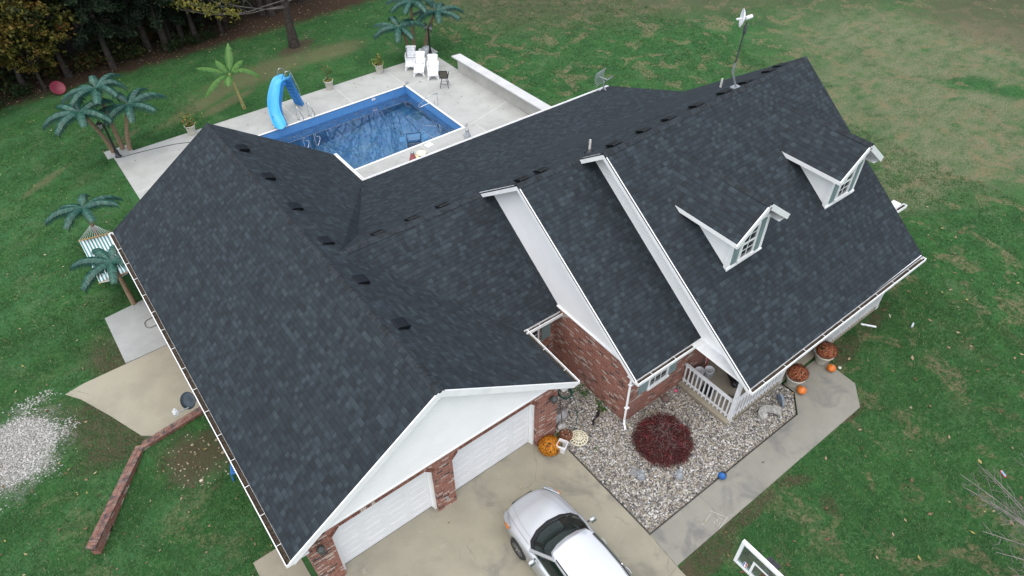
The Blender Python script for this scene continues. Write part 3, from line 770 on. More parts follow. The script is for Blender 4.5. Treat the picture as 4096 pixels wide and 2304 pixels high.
railing((8.3, -.79, 0), (8.3, -2.64, 0)); railing((8.37, -2.7, 0), (10.72, -2.7, 0)); railing((12.8, -2.7, 0), (16.25, -2.7, 0))
# ------------------------------------------------------------------ vegetation and ground cover
def quads(P, U, Vv):
    """P centres, U/V half vectors -> quad mesh arrays"""
    n = len(P)
    V = np.stack([P - U - Vv, P + U - Vv, P + U + Vv, P - U + Vv], 1).reshape(-1, 3)
    return V, np.arange(4 * n).reshape(n, 4)
def rdirs(n, g=rng):
    d = g.normal(size=(n, 3)); return d / np.linalg.norm(d, axis=1)[:, None]
def leafquads(P, s, g=rng, flat=0.0, asp=.6):
    n = len(P); a = rdirs(n, g); a[:, 2] *= (1 - flat); a /= np.linalg.norm(a, axis=1)[:, None]
    c = np.cross(a, rdirs(n, g)); c /= np.linalg.norm(c, axis=1)[:, None] + 1e-9
    if flat: c[:, 2] *= (1 - flat)
    sz = (s * g.uniform(.6, 1.3, n))[:, None]
    return quads(P, a * sz, c * sz * asp)
M_oakl = attr_mat("oak_leaf", [(0, (.012, .020, .006)), (.3, (.040, .052, .011)), (.6, (.17, .155, .028)), (.8, (.21, .145, .03)), (1, (.15, .06, .02))], .7, trans=.25)
M_cedl = attr_mat("cedar_foliage", [(0, (.004, .010, .005)), (.5, (.009, .022, .008)), (1, (.020, .042, .014))], .8, trans=.1)
M_yell = attr_mat("yellow_green_leaf", [(0, (.10, .12, .02)), (.6, (.20, .19, .03)), (1, (.27, .21, .04))], .7, trans=.3)
M_shrub = attr_mat("undergrowth_leaf", [(0, (.012, .026, .007)), (.45, (.030, .055, .012)), (.75, (.07, .06, .018)), (1, (.09, .04, .014))], .8, trans=.2)
M_frond = attr_mat("plastic_palm_frond", [(0, (.005, .026, .020)), (.5, (.010, .056, .040)), (1, (.055, .15, .11))], .45, spec=.4)
M_ptrunk = pm("palm_trunk_wrap", (.25, .175, .11), .85, .25, 12, .01, 40)
M_banana = attr_mat("banana_leaf", [(0, (.018, .075, .013)), (.5, (.040, .14, .024)), (1, (.13, .24, .06))], .45, trans=.25)

def branching(b, p, d, r, L, dep, g, spread=.55, up=.12, tips=None, nseg=4, kids=(2, 3), m=0):
    pts = [Vector(p)]; dd = Vector(d).normalized()
    for i in range(nseg):
        dd = (dd + Vector((g.uniform(-.16, .16), g.uniform(-.16, .16), g.uniform(-.10, .16) + up * .3))).normalized()
        pts.append(pts[-1] + dd * (L / nseg))
    b.tube(pts, [r * (1 - .45 * i / nseg) for i in range(nseg + 1)], 5 if dep > 1 else 4, m, cap=False)
    if tips is not None and dep <= 1: tips += [tuple(q) for q in pts[1:]]
    if dep == 0: return
    for k in range(g.randint(*kids) + (1 if dep > 2 else 0)):
        i = g.randint(max(1, nseg // 2), nseg); a = g.uniform(0, 6.283)
        s = Vector((math.cos(a), math.sin(a), g.uniform(-.1, .6)))
        nd = (dd * (1 - spread) + s * spread + Vector((0, 0, up))).normalized()
        branching(b, pts[i], nd, r * .52, L * g.uniform(.55, .8), dep - 1, g, spread, up, tips, nseg, kids, m)

def wood_trunk(h, r, g, lean=.04, n=7):
    b = MB(); pts = []; x = y = 0
    for i in range(8):
        z = h * i / 7; pts.append((x, y, z)); x += g.uniform(-lean, lean) * h / 5; y += g.uniform(-lean, lean) * h / 5
    rs = [r * (1.35 if i == 0 else 1) * (1 - .8 * i / 7) for i in range(8)]
    b.tube(pts, rs, n); return b, pts
def cedar(seed, h=11.0):
    g = random.Random(seed); gg = np.random.default_rng(seed)
    b, pts = wood_trunk(h, .17, g)
    P = []
    for k in range(70):
        z = g.uniform(2.5, h - .3); a = g.uniform(0, 6.28); L = (2.5 * (1 - z / h) ** .75 + .45) * g.uniform(.75, 1.15)
        if z < 3.6: L *= .72
        e = (math.cos(a) * L, math.sin(a) * L, z - .35 * L + .1 * L * L * .3)
        b.tube([(0, 0, z), (e[0] * .5, e[1] * .5, z - .05), e], [.035, .02, .006], 4, cap=False)
        n = int(90 + 120 * L)
        t_ = gg.uniform(.12, 1.05, n) ** .7; w_ = .42 * (1.15 - t_ * .6)
        off = gg.normal(size=(n, 3)) * np.array([1, 1, .45]) * w_[:, None] * .55
        P.append(np.stack([e[0] * t_, e[1] * t_, z + (e[2] - z) * t_ - .12 * t_], 1) + off)
    P = np.concatenate(P); V, F = leafquads(P, .085, gg, .25, .42)
    return b, V, F, np.repeat(np.clip(gg.normal(.45, .22, len(P)) + (P[:, 2] / h - .4) * .2, 0, 1), 4)
def leafy(seed, h, r0, crown, ncl, per, s, zmin):
    g = random.Random(seed); gg = np.random.default_rng(seed)
    b, pts = wood_trunk(h * .7, r0, g, .05)
    cx, cy, cz, rx, ry, rz = crown; P = []; col_ = []
    for k in range(ncl):
        for _ in range(30):
            d = rdirs(1, gg)[0] * gg.uniform(.35, 1) ** .6; q = np.array([cx + d[0] * rx, cy + d[1] * ry, cz + d[2] * rz])
            if q[2] > zmin: break
        st = Vector(pts[min(7, max(2, int(q[2] / h * 7)))]); en = Vector(q); mid = (st + en) / 2 + Vector((0, 0, .25))
        if k % 2 == 0: b.tube([st, mid, en], [.05, .028, .008], 4, cap=False)
        n = per; rr = gg.uniform(.25, .5)
        P.append(q + gg.normal(size=(n, 3)) * np.array([1, 1, .55]) * rr * .62); col_.append(np.clip(gg.normal(gg.uniform(.25, .85), .16, n), 0, 1))
    P = np.concatenate(P); V, F = leafquads(P, s, gg, .2)
    return b, V, F, np.repeat(np.concatenate(col_), 4)
def tree_obj(name, label, cat, loc, parts, mats, rz=0, scale=1.0, group=None, cache={}):
    key = parts[0]
    if key not in cache:
        b, V, F, A_ = parts[1]
        tm = b.mesh("trunk", mats[0]); co = np_obj("crown", V, F, mats[1], attr=A_)
        cache[key] = (tm, co.data); bpy.data.objects.remove(co)
    root = thing(name, label, cat, loc, rz, group); root.scale = (scale,) * 3
    for n, m in zip(("trunk", "crown"), cache[key]):
        o = bpy.data.objects.new(n, m); col.objects.link(o); o.parent = root
    return root
C1, C2 = ("c1", cedar(11)), ("c2", cedar(12, 12.5))
ced = [((-.12, 34.27), 1, .95, "slim dark cedar behind the red disc sled and palms"), ((2.19, 35.38), 2, 1.0, "dark cedar with thick trunk left of the forked pair"), ((3.08, 34.91), 1, 1.1, "tallest cedar trunk at the lawn edge left of the banana plant"),
       ((3.45, 35.35), 2, .8, "thin cedar trunk leaning close behind the tallest cedar"), ((4.19, 35.51), 1, .8, "thin cedar at the wood edge above the banana plant"), ((4.85, 34.95), 2, .85, "short stout cedar stump-like trunk above the banana plant"),
       ((-1.2, 36.6), 2, 1.1, None), ((1.2, 37.4), 1, 1.15, None), ((5.9, 37.0), 1, .9, None), ((-6.5, 37.5), 2, 1.2, None), ((-4.2, 38.6), 1, 1.1, None), ((-9.2, 36.6), 1, 1.2, None), ((3.2, 39.2), 2, 1.2, None), ((-2.2, 40.3), 1, 1.2, None), ((.3, 43), 2, 1.2, None),
       ((5.4, 41.5), 2, 1.2, None), ((-7.2, 42.2), 2, 1.2, None), ((-11.5, 40.5), 1, 1.3, None), ((8.0, 42.5), 1, 1.1, None), ((-5, 46), 1, 1.3, None), ((2.5, 47), 2, 1.3, None), ((-12, 46), 2, 1.3, None), ((7.5, 47), 2, 1.2, None), ((7.0, 35.9), 2, .9, None), ((8.3, 37.4), 1, 1.0, None), ((10.8, 38.0), 2, 1.1, None), ((12.3, 36.6), 1, .8, None), ((6.4, 34.9), 1, .6, None)] + [((x_, y_), 1 + (x_ + y_) % 2, 1.2, None) for x_, y_ in ((-15, 37), (-14, 43), (-18, 40), (-21, 36), (-22, 43), (-26, 39), (14, 45), (18, 47), (22, 44), (26, 47), (30, 44))]
for i, ((x, y), v_, s, lb) in enumerate(ced):
    tree_obj("cedar_tree", lb or "dark cedar standing deep inside the shady wood behind the edge trees", "tree", (x, y, -.02), C1 if v_ == 1 else C2, (M_bark, M_cedl), i * 1.3, s, "cedars in the wood")
O1 = ("o1", leafy(21, 11, .16, (-1.7, -.5, 4.6, 3.2, 2.2, 4.2), 120, 62, .085, 1.5)); O2 = ("o2", leafy(22, 12, .15, (.0, -.3, 5.4, 3.0, 2.6, 3.8), 100, 60, .09, 2.0))
tree_obj("oak_tree", "oak with yellow and brown autumn leaves overhanging the far left corner", "tree", (-2.36, 34.7, 0), O1, (M_bark, M_oakl), 0, 1.0, "leafy oaks at the wood edge")
tree_obj("oak_tree", "leaning oak with thin olive leaves at the far left frame edge", "tree", (-4.62, 34.3, 0), O2, (M_bark, M_oakl), .6, .95, "leafy oaks at the wood edge")
tree_obj("oak_tree", "small oak trunk with olive leaves just left of the red disc sled", "tree", (-3.74, 33.85, 0), O2, (M_bark, M_oakl), 2.4, .55, "leafy oaks at the wood edge")
tree_obj("oak_tree", "tall yellowing oak hidden behind the leafy oaks of the wood", "tree", (-7.6, 35.4, 0), O1, (M_bark, M_oakl), 1.0, 1.1, "leafy oaks at the wood edge")

def bare_tree(name, label, loc, h, r, seed, low=None, leaves=0, group=None, dep=4):
    g = random.Random(seed); gg = np.random.default_rng(seed); b = MB(); tips = []
    pts = [(0, 0, 0)]; x = y = 0
    for i in range(1, 7): x += g.uniform(-.12, .12); y += g.uniform(-.12, .12); pts.append((x, y, h * .6 * i / 6))
    b.tube(pts, [r * (1.4 if i == 0 else 1) * (1 - .5 * i / 6) for i in range(7)], 9)
    for k in range(9):
        i = g.randint(2, 6); a = g.uniform(0, 6.28)
        branching(b, pts[i], (math.cos(a), math.sin(a), g.uniform(.25, .9)), r * .38, h * .24, dep - 1, g, .5, .14, tips)
    branching(b, pts[6], (0, 0, 1), r * .5, h * .22, dep, g, .5, .2, tips)
    for (a0, z0, L) in (low or []):
        branching(b, (0, 0, z0), (math.cos(a0), math.sin(a0), -.02), r * .17, L, 3, g, .42, .06, tips, 6, (2, 3), 1)
    root = thing(name, label, "tree", loc, 0, group)
    b.build("trunk", [M_bark, M_limb], root)
    if leaves:
        T = np.array(tips); T = T[T[:, 2] < 4.0]; P = T[gg.integers(0, len(T), leaves)]; P = np.repeat(P, 5, 0) + gg.normal(size=(leaves * 5, 3)) * .13
        V, F = leafquads(P, .06, gg, .1); np_obj("crown", V, F, M_yell, None, root, attr=np.repeat(gg.uniform(0, 1, len(P)), 4))
    return root
bare_tree("oak_tree", "big dark oak standing alone on the lawn with sparse yellow leaves", (9.15, 30.56, 0), 15, .24, 5, [(math.pi * 1.02, 2.3, 3.6), (math.pi * 1.10, 2.7, 3.4), (math.pi * .93, 2.4, 3.8), (.2, 2.6, 3.0)], 260)
for i, (x, y, h, lb) in enumerate(((9.55, 36.2, 15, "dark twin trunk at the wood edge behind the lone oak"), (9.95, 35.7, 13, "thinner trunk beside the dark twin trunk behind the lone oak"), (12.6, 38.6, 17, None), (6.6, 39.5, 16, None), (16.2, 37.5, 16, None), (19.5, 39.5, 17, None), (13.8, 42.5, 18, None), (22.5, 36.8, 15, None))):
    bare_tree("bare_tree", lb or "tall leafless tree rising behind the wood edge beyond the pool", (x, y, 0), h, .2, 40 + i, group="leafless trees of the wood")
# undergrowth at the wood edge, each bush a plant
SH = []
for k in range(3):
    gg = np.random.default_rng(60 + k); P = gg.normal(size=(420, 3)) * np.array([.42, .42, .26]) + np.array([0, 0, .38]); P[:, 2] = np.abs(P[:, 2])
    V, F = leafquads(P, .07, gg, .2); o = np_obj("undergrowth_bush", V, F, M_shrub, attr=np.repeat(np.clip(gg.normal(.2 + .25 * k, .2, len(P)), 0, 1), 4)); SH.append(o.data); bpy.data.objects.remove(o)
gb = random.Random(3)
for i, (x, y, s, k) in enumerate(((-6.3, 33.4, .8, 0), (-4.9, 33.9, .8, 0), (-1.0, 35.1, 1.1, 2), (.6, 35.4, .9, 1), (1.3, 35.0, .8, 1), (3.4, 34.6, .8, 0), (4.6, 34.7, .6, 0), (5.6, 34.8, .6, 0), (-2.8, 35.6, 1.3, 2), (-5.6, 35.8, 1.4, 1), (.2, 36.6, 1.3, 1), (2.6, 37.0, 1.2, 2), (4.9, 36.6, 1.1, 1), (7.2, 36.2, .9, 2), (-7.6, 34.3, 1.3, 1), (-3.4, 37.0, 1.5, 1), (6.4, 38.4, 1.2, 0), (8.4, 37.6, 1.0, 1))):
    o = bpy.data.objects.new("undergrowth_bush", SH[k]); col.objects.link(o); o.location = (x, y, 0); o.scale = (s,) * 3; o.rotation_euler = (0, 0, i)
    tag(o, ("low green weed bush", "olive brown weed bush", "rusty brown weed bush")[k] + " on the leaf litter of the wood edge", "bush", "weed bushes along the wood")

# artificial palms
def frond_mesh(L, seed, tilt):
    g = np.random.default_rng(seed); V = []; F = []; A_ = []
    n = 34; rac = []
    for i in range(n + 1):
        t_ = i / n; rac.append(np.array([L * t_ * (1 - .04 * t_), 0, L * (tilt * t_ - (tilt + .10) * t_ ** 2.4)]))
    for i in range(1, n):
        t_ = i / n; tg = rac[i + 1] - rac[i - 1]; tg /= np.linalg.norm(tg)
        ll = .33 * L / 1.45 * min(1, (t_ + .02) * 5) * (1 - .45 * t_ ** 2) * g.uniform(.85, 1.08)
        for s in (-1, 1):
            sd = np.array([0, s, 0]); dn = np.array([0, 0, -1.0]); wv = tg * (L / n * .64)
            p0 = rac[i] + np.array([0, 0, .005]); p1 = p0 + sd * ll * .62 + dn * ll * .22 + tg * ll * .18; p2 = p1 + sd * ll * .16 + dn * ll * .62 + tg * ll * .22
            b0 = len(V); a = np.clip(g.normal(.42, .18), 0, 1)
            V += [p0 - wv, p0 + wv, p1 + wv, p1 - wv, p2 + wv * .25, p2 - wv * .25]; A_ += [min(1, a + .3), min(1, a + .3), a, a, a * .6, a * .6]
            F += [(b0, b0 + 1, b0 + 2, b0 + 3), (b0 + 3, b0 + 2, b0 + 4, b0 + 5)]
    o = np_obj("frond", np.array(V), np.array(F), M_frond, attr=A_); m = o.data; bpy.data.objects.remove(o); return m
FR = [frond_mesh(1.55, 1, .46), frond_mesh(1.5, 2, .22), frond_mesh(1.2, 3, .95)]
def palm(label, base, crown, az0, n=7, r=.085, scale=1.0, curve=.5, group="artificial palms"):
    root = thing("palm_tree", label, "palm tree", base, 0, group)
    d = Vector(crown) - Vector(base); b = MB(); pts = []; rs = []
    k = 46
    for i in range(k + 1):
        t_ = i / k; h = Vector((d.x * t_ ** (1 + curve), d.y * t_ ** (1 + curve), d.z * t_))
        pts.append(h); rs.append(r * (1.25 - .5 * t_) * (1 + (.13 if i % 2 else -.05)))
    b.tube(pts, rs, 10); b.build("trunk", M_ptrunk, root)
    b = MB(); b.lathe([(.05, -.3), (.11, -.2), (.12, -.06), (.06, -.01), (.0, .0)], tuple(d), 10)
    b.build("crown_sheath", M_ptrunk, root)
    for i in range(n):
        o = bpy.data.objects.new("frond", FR[(i * 2) % 3] if i % 4 else FR[0]); col.objects.link(o); o.parent = root
        o.location = d; a = az0 + 2 * math.pi * i / n + random.uniform(-.18, .18); o.rotation_euler = (random.uniform(-.15, .15), random.uniform(-.12, .12), a)
        o.scale = (scale * random.uniform(.9, 1.08),) * 3
    return root
palm("artificial palm leaning left behind the left pool lamp, lowest of its trio", (-2.53, 25.01, .05), (-3.12, 24.25, 2.72), .2)
palm("tallest artificial palm of the trio at the left deck corner", (-2.1, 25.04, .05), (-2.07, 24.95, 3.2), .5, 8)
palm("upright artificial palm nearest the deck edge in the left trio", (-1.84, 24.77, .05), (-1.18, 24.2, 2.45), .9)
palm("artificial palm bending left behind the white loungers", (14.23, 25.97, .05), (13.12, 24.75, 2.08), .4, 7, .075)
palm("middle artificial palm behind the white loungers, cut by the frame top", (14.6, 25.9, .05), (14.35, 25.3, 2.95), .1, 8)
palm("artificial palm leaning right behind the right pool lamp", (15.22, 25.64, .05), (15.7, 24.85, 2.28), .8)
palm("artificial palm on the lawn holding the knotted far end of the hammock", (-4.73, 17.8, 0), (-4.73, 17.82, 2.08), .3, 7, .07, .86)
palm("artificial palm over the near end of the hammock beside the gutter", (-4.72, 13.9, 0), (-4.71, 13.9, 2.1), .05, 7, .07, .86)

# banana plant
root = thing("banana_plant", "banana plant with bright green torn leaves on the lawn beside the slide", "plant", (3.96, 25.24, 0))
b = MB(); b.tube([(0, 0, 0), (-.05, .02, .6), (-.13, .05, 1.35), (-.2, .05, 1.95)], [.1, .075, .06, .045], 10)
for a in (.4, 2.2, 3.7): b.tube([(0, 0, .0), (.1 * math.cos(a), .1 * math.sin(a), .1)], [.07, .02], 6)
b.build("stalk", pm("banana_stalk", (.30, .27, .10), .7, .3, 8, dirt=(.13, .09, .04), dscale=5, damt=.7), root)
def bleaf(az, L, tilt, droop, w=.23):
    g = random.Random(int(az * 100)); rows = []; A_ = []; n = 14; V = []; F = []
    ca, sa = math.cos(az), math.sin(az); base = Vector((-.2, .05, 1.88))
    for i in range(n + 1):
        t_ = i / n; rr = L * t_; zz = L * (tilt * t_ - droop * t_ * t_); wd_ = w * (math.sin(math.pi * min(1, (max(0, t_ - .16) / .84) * .93 + .05)) ** .6 if t_ > .16 else .06) * (g.uniform(.62, .85) if i % 2 and t_ > .25 else g.uniform(.95, 1.1))
        c = base + Vector((ca * rr, sa * rr, zz)); sd = Vector((-sa, ca, 0))
        V += [tuple(c + sd * wd_ - Vector((0, 0, wd_ * .6))), tuple(c), tuple(c - sd * wd_ - Vector((0, 0, wd_ * .6)))]; A_ += [.25 + .3 * g.random(), .9, .35 + .3 * g.random()]
    for i in range(n):
        F += [(3 * i, 3 * i + 1, 3 * i + 4, 3 * i + 3), (3 * i + 1, 3 * i + 2, 3 * i + 5, 3 * i + 4)]
    np_obj("leaf", np.array(V), np.array(F), M_banana, None, root, True, A_)
for az, L, ti, dr in ((2.5, 1.55, .75, .5), (3.3, 1.55, .45, .85), (5.65, 1.55, 1.0, 1.1), (.95, .95, 1.6, .3), (1.95, .75, 1.5, .7), (.1, .85, 1.5, .9), (4.2, .85, .6, .8)): bleaf(az, L, ti, dr)

# small bare tree, lower right (stands mostly outside the frame)
root = thing("bare_tree", "small leafless tree with fine grey branches in the near right corner", "tree", (10.1, -11.4, 0))
b = MB(); g = random.Random(77)
tr_ = Vector((0, 0, 0)); b.tube([(0, 0, 0), (-.05, .05, 1.2), (-.1, .1, 2.2)], [.07, .055, .045], 7)
def limb(p, q, r, nt, sweep=.35):
    p = Vector(p); q = Vector(q); d = q - p; pts = [p + d * (i / 8) + Vector((0, 0, .12 * math.sin(i / 8 * 3))) for i in range(9)]
    b.tube(pts, [r * (1 - .85 * i / 8) + .003 for i in range(9)], 5, cap=False)
    for k in range(nt):
        f = .18 + .78 * k / nt; s = p + d * f; L = (.85 - .55 * f) * g.uniform(.6, 1.1) * min(1, d.length / 1.7); sd = 1 if k % 2 else -1
        dn = d.normalized(); lat = Vector((-dn.y, dn.x, 0)) * sd
        e = s + dn * L * .75 + lat * L * .65 + Vector((0, 0, g.uniform(-.12, .25)))
        mid = s + dn * L * .28 + lat * L * .42 + Vector((0, 0, .02))
        b.tube([s, mid, e], [.008, .006, .003], 4, cap=False)
        for j in range(3):
            a = mid.lerp(e, .1 + .28 * j); e2 = a + dn * L * .3 + lat * L * g.uniform(-.12, .25) + Vector((0, 0, g.uniform(-.05, .12))); b.tube([a, e2], [.005, .0025], 3, cap=False)
for e, r, nt in (((-1.9, 2.7, 3.9), .028, 14), ((-1.0, 3.3, 3.2), .026, 14), ((-2.6, 1.9, 3.6), .026, 13), ((-2.7, 1.0, 3.0), .024, 12), ((-.2, 3.2, 3.0), .024, 12), ((-1.55, 3.1, 3.5), .032, 16), ((-2.1, 2.3, 3.3), .026, 13), ((-.5, 3.0, 3.3), .024, 12), ((-2.4, 1.4, 3.1), .026, 13), ((-2.3, .7, 3.5), .024, 11), ((.4, 2.7, 3.5), .022, 10), ((-1.3, 2.2, 4.2), .024, 11), ((1.2, 1.6, 3.6), .022, 8), ((-1.5, .2, 4.4), .022, 8)):
    limb((-.1, .1, g.uniform(1.5, 2.2)), e, r, nt)
b.build("trunk", M_twig, root)

# pebbles, leaves, grass
ico = []
_bm = bmesh.new(); bmesh.ops.create_icosphere(_bm, subdivisions=1, radius=1.0); _bm.verts.ensure_lookup_table()
IV = np.array([v.co[:] for v in _bm.verts]); IF = np.array([[v.index for v in f.verts] for f in _bm.faces]); _bm.free()
def inbed(x, y):
    m = (x > 3.78) & (x < 10.75) & (y > -3.78) & (y < 2.6)
    m &= ~((x > 5.72) & (y > -.75)); m &= ~((x < 3.86) & (y > .15)); m &= ~((x > 8.07) & (y > -2.78)); m &= ~((x > 8) & ((x - 10.15) * .68 - (y + 3.8) * .74 > 0))
    return m
n = 76000; x = rng.uniform(3.75, 10.8, n); y = rng.uniform(-3.85, 2.65, n); k = inbed(x, y); x, y = x[k], y[k]
hole = ((x - 5.3) / .42 + (y + .15) * 1.2) ** 2 + ((y + .12 - (x - 5.3) * .5) / .09) ** 2 < 1; x, y = x[~hole], y[~hole]
n = len(x); print("pebbles", n)
r_ = np.clip(rng.lognormal(-3.82, .34, n), .011, .05); asp = rng.uniform(.6, 1, n); an = rng.uniform(0, 6.28, n)
ps = IV[None] * np.stack([r_, r_ * asp, r_ * rng.uniform(.45, .7, n)], 1)[:, None]
ps = np.stack([ps[..., 0] * np.cos(an)[:, None] - ps[..., 1] * np.sin(an)[:, None], ps[..., 0] * np.sin(an)[:, None] + ps[..., 1] * np.cos(an)[:, None], ps[..., 2]], -1)
ps += np.stack([x, y, .02 + r_ * .35 + rng.uniform(0, .012, n)], 1)[:, None]
F = (IF[None] + (np.arange(n) * len(IV))[:, None, None]).reshape(-1, 3)
M_peb = attr_mat("river_pebble", [(0, (.075, .075, .08)), (.10, (.16, .16, .155)), (.22, (.25, .225, .18)), (.38, (.34, .315, .275)), (.50, (.22, .175, .155)), (.56, (.36, .325, .255)), (.70, (.40, .385, .355)), (.88, (.54, .53, .51)), (.97, (.19, .20, .22))], .6, 'CONSTANT')
tag(np_obj("river_pebbles", ps.reshape(-1, 3), F, M_peb, smooth=True, attr=np.repeat(rng.uniform(0, 1, n), len(IV))), "pale mixed river pebbles filling the front bed", "gravel", kind='stuff')

def on_paving(x, y):
    m = (x > -2.95) & (x < 15.35) & (y > 11.5) & (y < 24.62); m |= (x > -5.2) & (x < 3.75) & (y < .3) & (y > -9); m |= (x > -5.05) & (x < 17) & (y > -.0) & (y < 15) & (x > -3.95)
    m |= (x > 3.6) & (x < 12.75) & (y > -4.9) & (y < 3) & ~((x - 12.0) * .66 - (y + 4.87) * .74 > 0); m |= (x > 8) & (x < 16.5) & (y > -2.8) & (y < 0); m |= (x > -5.05) & (x < -3.9) & (y < 2.0)
    m |= (x > -5.8) & (x < -3.9) & (y > 11.1) & (y < 13.9); m |= (x > -7.5 + (11 - y) * .42) & (x < -3.9) & (y > 7.6) & (y < 11.15)
    return m
def scatter_leaves(pts, s, name, label, mat, cat="leaves", z=.02, flat=.75):
    x, y = pts; n = len(x)
    P = np.stack([x, y, z + rng.uniform(0, .03, n)], 1); a = rng.uniform(0, 6.28, n); U = np.stack([np.cos(a), np.sin(a), rng.uniform(-.4, .4, n)], 1); W = np.stack([-np.sin(a), np.cos(a), rng.uniform(-.4, .4, n)], 1)
    sz = (np.asarray(s) * rng.uniform(.55, 1.25, n))[:, None]; U *= sz; W *= sz * .55
    up = np.array([0, 0, 1.]) * sz * .25
    V = np.stack([P - U, P - U * .2 - W, P + U, P + U * .1 + W, P + up * .0], 1)
    V = np.stack([P - U + up, P - W, P + U + up * .6, P + W], 1).reshape(-1, 3)
    return tag(np_obj(name, V, np.arange(4 * n).reshape(n, 4), mat, attr=np.repeat(rng.uniform(0, 1, n), 4)), label, cat, kind='stuff')
M_fall = attr_mat("fallen_leaf", [(0, (.075, .045, .022)), (.35, (.15, .095, .05)), (.6, (.24, .17, .105)), (.8, (.30, .23, .145)), (.86, (.30, .27, .06)), (1, (.42, .36, .26))], .8)
def reg(n, f, x0, x1, y0, y1):
    x = rng.uniform(x0, x1, n); y = rng.uniform(y0, y1, n); k = f(x, y) & ~on_paving(x, y); return x[k], y[k]
L1 = reg(1800, lambda x, y: rng.uniform(0, 1, len(x)) < np.clip((y - 24.5) / 10, .05, 1), -9, 17, 23, 36)
L2 = reg(1600, lambda x, y: rng.uniform(0, 1, len(x)) < np.clip((x * .5 + y - 26) / 9, .02, 1), 15, 52, -4, 32)
L3 = reg(230, lambda x, y: x > 0, 4, 24, -11, 0); L4 = reg(420, lambda x, y: x > -60, -14, -3, 0, 24)
L5 = reg(1500, lambda x, y: y > 33.2, -9, 14, 33, 42)
xx = np.concatenate([l[0] for l in (L1, L2, L3, L4, L5)]); yy = np.concatenate([l[1] for l in (L1, L2, L3, L4, L5)])
scatter_leaves((xx, yy), np.where((xx > 4) & (yy < 1), .075, .05), "fallen_leaves", "dry brown and yellow leaves scattered over the lawn", M_fall)
k = rng.uniform(size=(2, 120)); x = -2 + 17 * k[0]; y = 16 + 8.5 * k[1]; m = ~((x > 1.8) & (x < 11.9) & (y > 16.5) & (y < 22.3))
scatter_leaves((x[m], y[m]), .045, "deck_leaves", "small dry leaves blown over the pale pool deck", M_fall, z=.06)
scatter_leaves((rng.uniform(-3, 11, 26), rng.uniform(-5, -.2, 26)), .05, "driveway_leaves", "few dry leaves lying on the driveway and walkway", M_fall, z=.035)
M_flt = attr_mat("wet_leaf", [(0, (.03, .022, .014)), (.5, (.085, .055, .028)), (.85, (.16, .12, .05)), (1, (.24, .20, .10))], .6)
# floating leaves: drifts along the far and right walls
n = 620; u = rng.uniform(size=n); q = rng.uniform(size=n); fx = np.where(q < .45, PX0 + (PX1 - PX0) * u, np.where(q < .7, PX1 - .1 - np.abs(rng.normal(0, .55, n)), PX0 + (PX1 - PX0) * u)); fy = np.where(q < .45, PY1 - .12 - np.abs(rng.normal(0, .28, n)), np.where(q < .7, PY0 + .1 + (PY1 - PY0) * rng.uniform(size=n), PY0 + .1 + (PY1 - PY0) * rng.uniform(size=n) ** 1.4))
fx = np.clip(fx, PX0 + .1, PX1 - .08); fy = np.clip(fy, PY0 + .08, PY1 - .08)
scatter_leaves((fx, fy), .036, "floating_leaves", "leaves floating on the pool water along its walls", M_flt, z=WZ + .004)
n = 200; scatter_leaves((PX0 + .3 + 9.2 * rng.uniform(size=n), PY0 + .2 + 4.9 * rng.uniform(size=n)), .06, "sunken_leaves", "brown leaves sunk to the bottom of the pool", M_fall, z=-1.0)

M_blade = attr_mat("grass_blade", [(0, (.017, .050, .014)), (.3, (.030, .088, .022)), (.65, (.054, .135, .040)), (.86, (.115, .205, .088)), (.93, (.21, .20, .11)), (1, (.28, .25, .16))], .8, spec=.2)
def blades(n, x0, x1, y0, y1, hmin, hmax, wd_):
    cl = rng.uniform(size=(n // 9, 2)) * [x1 - x0, y1 - y0] + [x0, y0]
    p = cl[rng.integers(0, len(cl), n)] + rng.normal(0, .09, (n, 2)); k = ~on_paving(p[:, 0], p[:, 1]) & ~inbed(p[:, 0], p[:, 1]); p = p[k]; n = len(p)
    bad = ((p[:, 0] + 9.5) / 1.3) ** 2 + ((p[:, 1] - 9.65) / 1.3) ** 2 < 1; bad |= (((p[:, 0] + 5.1) / .9) ** 2 + ((p[:, 1] - 6) / 1.0) ** 2 < 1) & (rng.uniform(size=n) < .9)
    p = p[~bad]; n = len(p)
    h = rng.uniform(hmin, hmax, n); a = rng.uniform(0, 6.28, n); ln = rng.uniform(.5, 1.6, n) * h
    b0 = np.stack([p[:, 0], p[:, 1], np.zeros(n)], 1); sd = np.stack([-np.sin(a), np.cos(a), np.zeros(n)], 1) * wd_
    tip = b0 + np.stack([np.cos(a) * ln, np.sin(a) * ln, h], 1)
    return np.stack([b0 - sd, b0 + sd, tip], 1).reshape(-1, 3), np.repeat(np.clip(rng.normal(.45, .22, n), 0, 1), 3)
VB = [blades(150000, 4.0, 19, -11.5, -2.6, .025, .065, .007), blades(90000, -11, -3.9, 1.5, 15, .025, .06, .008), blades(45000, 16, 27, -7, 6, .03, .07, .011), blades(60000, -9, 2, 14, 30, .03, .06, .011), blades(50000, 15.2, 30, 8, 30, .03, .08, .013)]
V = np.concatenate([v for v, _ in VB]); A_ = np.concatenate([a for _, a in VB])
tag(np_obj("grass_blades", V, np.arange(len(V)).reshape(-1, 3), M_blade, attr=A_), "short mown lawn grass blades around the house", "grass", kind='stuff')
# ------------------------------------------------------------------ pool side things
def single(b, name, mats, label, cat, loc, rz=0, group=None, bevel=0):
    o = b.build(name, mats, None, loc, rz, bevel); return tag(o, label, cat, group)
DZ = .05
